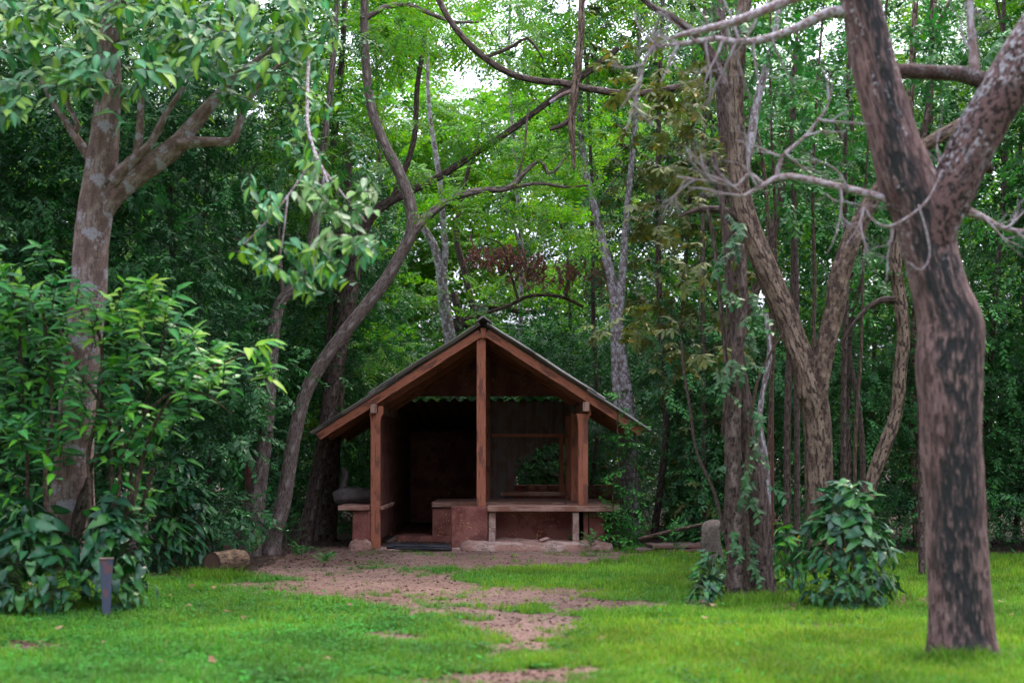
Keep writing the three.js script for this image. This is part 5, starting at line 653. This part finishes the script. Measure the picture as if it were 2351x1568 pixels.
{ // termite mud on the stem and a bush at the shed's right end
  const m = mesh('termite_mound', limb(trace(21.4, [[562, 1250, 40], [575, 1140, 30], [575, 1085, 26], [572, 1050, 16]]), { radial: 14, step: 0.04, amp: 0.3, tile: 0.6 }), mud); tag(m, 'red termite mud pillar behind the charred leaning stem', 'mound');
  const t = thing('leafy_shrub', 'small weedy shrub growing against the right end of shed', 'shrub'), st = { near: true }, rnd = rngOf(911), d = 21.2; for (const s of [[[1432, 1290, 5], [1425, 1150, 4], [1418, 980, 3], [1420, 900, 2]], [[1440, 1290, 5], [1455, 1150, 4], [1465, 1040, 3]], [[1425, 1290, 4], [1410, 1190, 4], [1405, 1080, 2]]]) mesh('stem', limb(trace(d, s), { radial: 6, amp: 0.05 }), BK.tan, t);
  for (let i = 0; i < 130; i++) { const y = 1290 - 390 * rnd() ** 1.6, w = y > 1150 ? 30 : 18; addTwig(st, rnd() < 0.6 ? 'simple' : 'small', P(1430 + (1290 - y) * 0.02 + gauss(rnd) * w, y, d + 0.25 * gauss(rnd)), V(gauss(rnd), gauss(rnd) * 0.5, gauss(rnd)), rr(0.7, 1.05, rnd), [2, 1.9, 1.3].map(c => c * rr(0.7, 1.2, rnd)), rnd); } flush(st, 'foliage', t);
  for (const [i, [x, y, h, lab]] of [[1550, 1290, 0.55, 'thin upright weed standing before the corrugated offcut'], [1355, 1272, 0.22, 'small weed sprouting from the plinth at shed right corner'], [1318, 1262, 0.16, 'tiny weed beside the middle counter support'], [1085, 1258, 0.12, 'tiny weed on mud lump below the centre post'], [690, 1285, 0.14, 'small seedling on the earth left of the shed'], [575, 1300, 0.35, 'low weed tuft behind the sawn log'], [745, 1300, 0.12, 'green seedling left of the doorstep mound'], [655, 1240, 0.6, 'leafy sapling between the leaning tree and left eave']].entries()) { const g = thing('weed', lab, 'weed', [0, 0, 0], 'weeds around the shed'), p = G(x, Math.max(y, 1262)), q = { near: true }, r2 = rngOf(930 + i); mesh('stem', limb([{ p: V(p.x, 0, p.z), r: 0.005 }, { p: V(p.x + 0.02, h * 0.6, p.z), r: 0.004 }, { p: V(p.x + 0.01, h, p.z), r: 0.002 }], { radial: 5, step: 0.1, amp: 0 }), LMstalk, g); for (let k = 0; k < 8 + h * 26; k++) addTwig(q, 'simple', V(p.x + gauss(r2) * h * 0.3, h * (0.2 + 0.8 * r2()), p.z + gauss(r2) * h * 0.3), V(gauss(r2), 0.4, gauss(r2)), rr(0.3, 0.5, r2), [1.3, 1.3, 1], r2); flush(q, 'foliage', g); }
}
// --- trees far behind, each with its own stem
{
  const rnd = rngOf(1001), list = [[60, 21, 14, 'brown'], [250, 22, 12, 'brown'], [395, 21.5, 16, 'brown'], [470, 22.5, 10, 'brown'], [1205, 31, 14, 'pale'], [1290, 30, 10, 'brown'], [1345, 27, 12, 'brown'], [1500, 24, 16, 'brown'], [1560, 25, 12, 'tan'], [1610, 22, 12, 'brown'], [2110, 22, 18, 'tan'], [2260, 22, 14, 'brown'], [2330, 23, 12, 'brown'], [880, 29, 12, 'brown'], [560, 25, 12, 'brown'], [1950, 21, 14, 'brown'], [2000, 23, 10, 'tan']];
  const words = ['at the far left edge', 'behind the near left trunk', 'right of the near left trunk', 'above the arrow leaved plant', 'pale in the bright gap above the shed', 'thin in the bright gap above the shed', 'left of the mottled twin trunk', 'right of the mottled twin trunk', 'behind the hanging olive leaves', 'left of the vine clad trunks', 'half hidden by the near right trunk', 'in the thicket right of the near trunk', 'at the far right edge', 'left behind the leaning tree fork', 'behind the grey leaning stem', 'behind the forked tree right arm', 'between crooked tree and forked tree'];
  list.forEach(([x, d, w, bk], i) => { const b = P(x, HOR, d), r = w / 2 / FOC * d, lean = gauss(rnd) * 0.12, pts = []; let ox = b.x; for (let k = 0; k <= 7; k++) { pts.push({ p: V(ox, k * 2 - 0.1, b.z + 0.2 * gauss(rnd)), r: r * (1.1 - 0.11 * k) }); ox += lean + 0.16 * gauss(rnd); } const t = thing('forest_tree', 'slim background tree stem ' + words[i], 'tree', [0, 0, 0], 'stems deep in the forest'); mesh('trunk', limb(pts, { radial: 10, step: 0.3, amp: 0.08, seed: i }), BK[bk], t); for (let k = 0; k < 3; k++) { const q = pts[3 + k], e = q.p.clone().add(V(gauss(rnd) * 1.4, 1.2, gauss(rnd) * 0.8)); mesh('branch', limb([q, { p: q.p.clone().lerp(e, 0.5).add(V(0, 0.12, 0)), r: q.r * 0.5 }, { p: e, r: q.r * 0.25 }], { radial: 7, amp: 0.06 }), BK[bk], t); }
    const st = newStore(); for (let k = 0; k < 5; k++) { const q = pts[3 + (k % 5)]; clump(st, [i % 2 ? 'simple' : 'small'], q.p.clone().add(V(gauss(rnd) * 0.9, 0.4, gauss(rnd) * 0.8)), 0.7, 14, 1.15, [1, 1, 1].map(c => c * rr(0.8, 1.2, rnd)), rnd); } flush(st, 'crown', t); });
}
// curved dark bough seen through the rear window, and bush behind it
{ const m = mesh('curved_bough', limb(trace(28, [[1170, 1110, 16], [1185, 1080, 16], [1210, 1060, 15], [1245, 1056, 14], [1290, 1050, 12]]), { radial: 10 }), BK.brown); tag(m, 'dark curved bough outside the shed rear window', 'branch'); const m2 = mesh('curved_bough', limb(trace(28.2, [[1205, 1064, 10], [1240, 1078, 13], [1290, 1100, 14]]), { radial: 9 }), BK.brown); tag(m2, 'lighter forked bough sloping down outside the shed rear window', 'branch'); }

// ---------------------------------------------------------------- forest mass
{
  const S = newStore(), F = newStore();
  const low = (x, y) => 1;
  fill(S, ['simple', 'small', 'ivy'], [-220, 540], [250, 1250], [17.6, 22], 3.2, 1.05, [0.85, 0.95, 1.05], { seed: 1 });
  fill(S, ['simple', 'small'], [440, 900], [420, 1250], [22.5, 27], 3.0, 1.1, [0.85, 1, 1], { seed: 2 });
  fill(S, ['simple', 'pinnate'], [480, 1060], [560, 1000], [24, 28], 1.4, 1.1, [1.1, 1.1, 1], { seed: 3 });
  fill(S, ['simple', 'small'], [560, 1520], [760, 1200], [27.5, 32], 3.4, 1.2, [1, 1, 1], { seed: 4 });
  fill(S, ['simple', 'pinnate'], [850, 1400], [300, 800], [28, 31], 0.6, 1.15, [1.3, 1.2, 0.9], { seed: 5 });
  fill(S, ['small', 'whorl'], [1470, 1760], [260, 1220], [22, 27], 1.5, 1.1, [1, 1, 1.1], { seed: 6 });
  fill(S, ['small'], [1380, 1480], [380, 1200], [25.5, 28], 1.6, 1.1, [1, 1, 1.1], { seed: 16 });
  fill(S, ['simple', 'small'], [1560, 2560], [820, 1240], [21, 25], 3.0, 1.05, [0.95, 1, 1], { seed: 7 });
  fill(S, ['simple', 'small'], [1400, 1640], [760, 1240], [23.4, 26], 2.6, 1.05, [0.95, 1, 1], { seed: 17 });
  fill(S, ['simple', 'ivy'], [1720, 2560], [120, 900], [20.5, 27], 1.5, 1.1, [1.15, 1.15, 0.95], { seed: 8 });
  fill(F, ['pinnate'], [-260, 2620], [260, 1000], [38, 45], 5, 1.9, [1, 1, 1], { seed: 9, rad: [0.9, 1.8] });
  fill(F, ['pinnate', 'simple'], [-260, 2620], [820, 1130], [38, 46], 3.4, 1.8, [1, 1, 1], { seed: 15, rad: [0.9, 1.6] });
  fill(F, ['pinnate'], [-260, 2620], [-100, 320], [42, 48], 1.6, 1.9, [1, 1, 1], { seed: 10, rad: [0.9, 1.6] });
  fill(S, ['simple', 'pinnate'], [-260, 2620], [-420, 330], [21.5, 29], 0.95, 1.2, [1, 1, 1], { seed: 11, rad: [0.6, 1.2] });
  fill(S, ['simple', 'small'], [-260, 700], [-420, 300], [17.5, 23], 1.8, 1.2, [0.9, 0.95, 1], { seed: 12, rad: [0.6, 1.2] });
  fill(S, ['simple', 'small'], [-700, -150], [-300, 1240], [13.5, 22], 2.4, 1.4, [0.9, 0.95, 1], { seed: 13, rad: [0.6, 1.2] });
  fill(S, ['simple', 'small'], [2450, 2900], [-300, 1240], [19, 26], 2.4, 1.4, [0.95, 1, 1], { seed: 14, rad: [0.6, 1.2] });
  { const rnd = rngOf(777), B = newStore(); for (let i = 0; i < 14000; i++) { const a = rr(-0.62, Math.PI + 0.62, rnd), q = rr(25, 31, rnd), y = 21 * rnd() ** 0.9 * (1 + 0.25 * n3(Math.cos(a) * 4, Math.sin(a) * 4, 2)); addTwig(B, 'simple', V(Math.cos(a) * q, 0.3 + y, -9 + Math.sin(a) * q), V(gauss(rnd), gauss(rnd), gauss(rnd)), rr(3, 4.6, rnd), [1, 1, 1], rnd); } for (const m of flush(B, 'unseen_foliage_screen', scene)) tag(m, 'unseen foliage wall added behind the camera to block low sky', 'forest'); }  // added foliage ring out of view, there to cut low light into the shed
  const lab = { simple: 'glossy green forest foliage behind the clearing', small: 'small leaved dark thicket behind the clearing', ivy: 'broad leaved climbers hanging through the thicket', pinnate: 'feathery compound leaves of the mid forest', whorl: 'olive whorled leaves among the right hand trees' };
  for (const m of flush(S, 'forest_foliage', scene)) tag(m, '', 'foliage');
  for (const m of flush(F, 'distant_forest_foliage', scene)) tag(m, '', 'foliage');
  let i = 0; for (const o of scene.children) if (o.isInstancedMesh && o.userData.category === 'foliage') { o.userData.label = (o.name.startsWith('distant') ? ['bright backlit leaves of the far forest canopy', 'pale sunlit leaves far behind the shed', 'light feathery foliage far back in the forest', 'yellowish feathery foliage at the forest back'][i++ % 4] : Object.values(lab)[Object.keys(TW).filter(k => lab[k]).findIndex(k => TW[k].includes(o.geometry)) >= 0 ? Object.keys(lab).findIndex(k => TW[k].includes(o.geometry)) : 0] + (TW[Object.keys(TW).find(k => TW[k].includes(o.geometry))][1] === o.geometry ? ', darker sprays' : ', lighter sprays')); }
}
let copies = 0, tris = 0; scene.traverse(o => { if (o.isInstancedMesh) copies += o.count; else if (o.isMesh) tris += (o.geometry.index ? o.geometry.index.count : o.geometry.attributes.position.count) / 3; });
console.log('copies', copies, 'triangles', Math.round(tris));
scene.add(camera);
renderer.render(scene, camera);
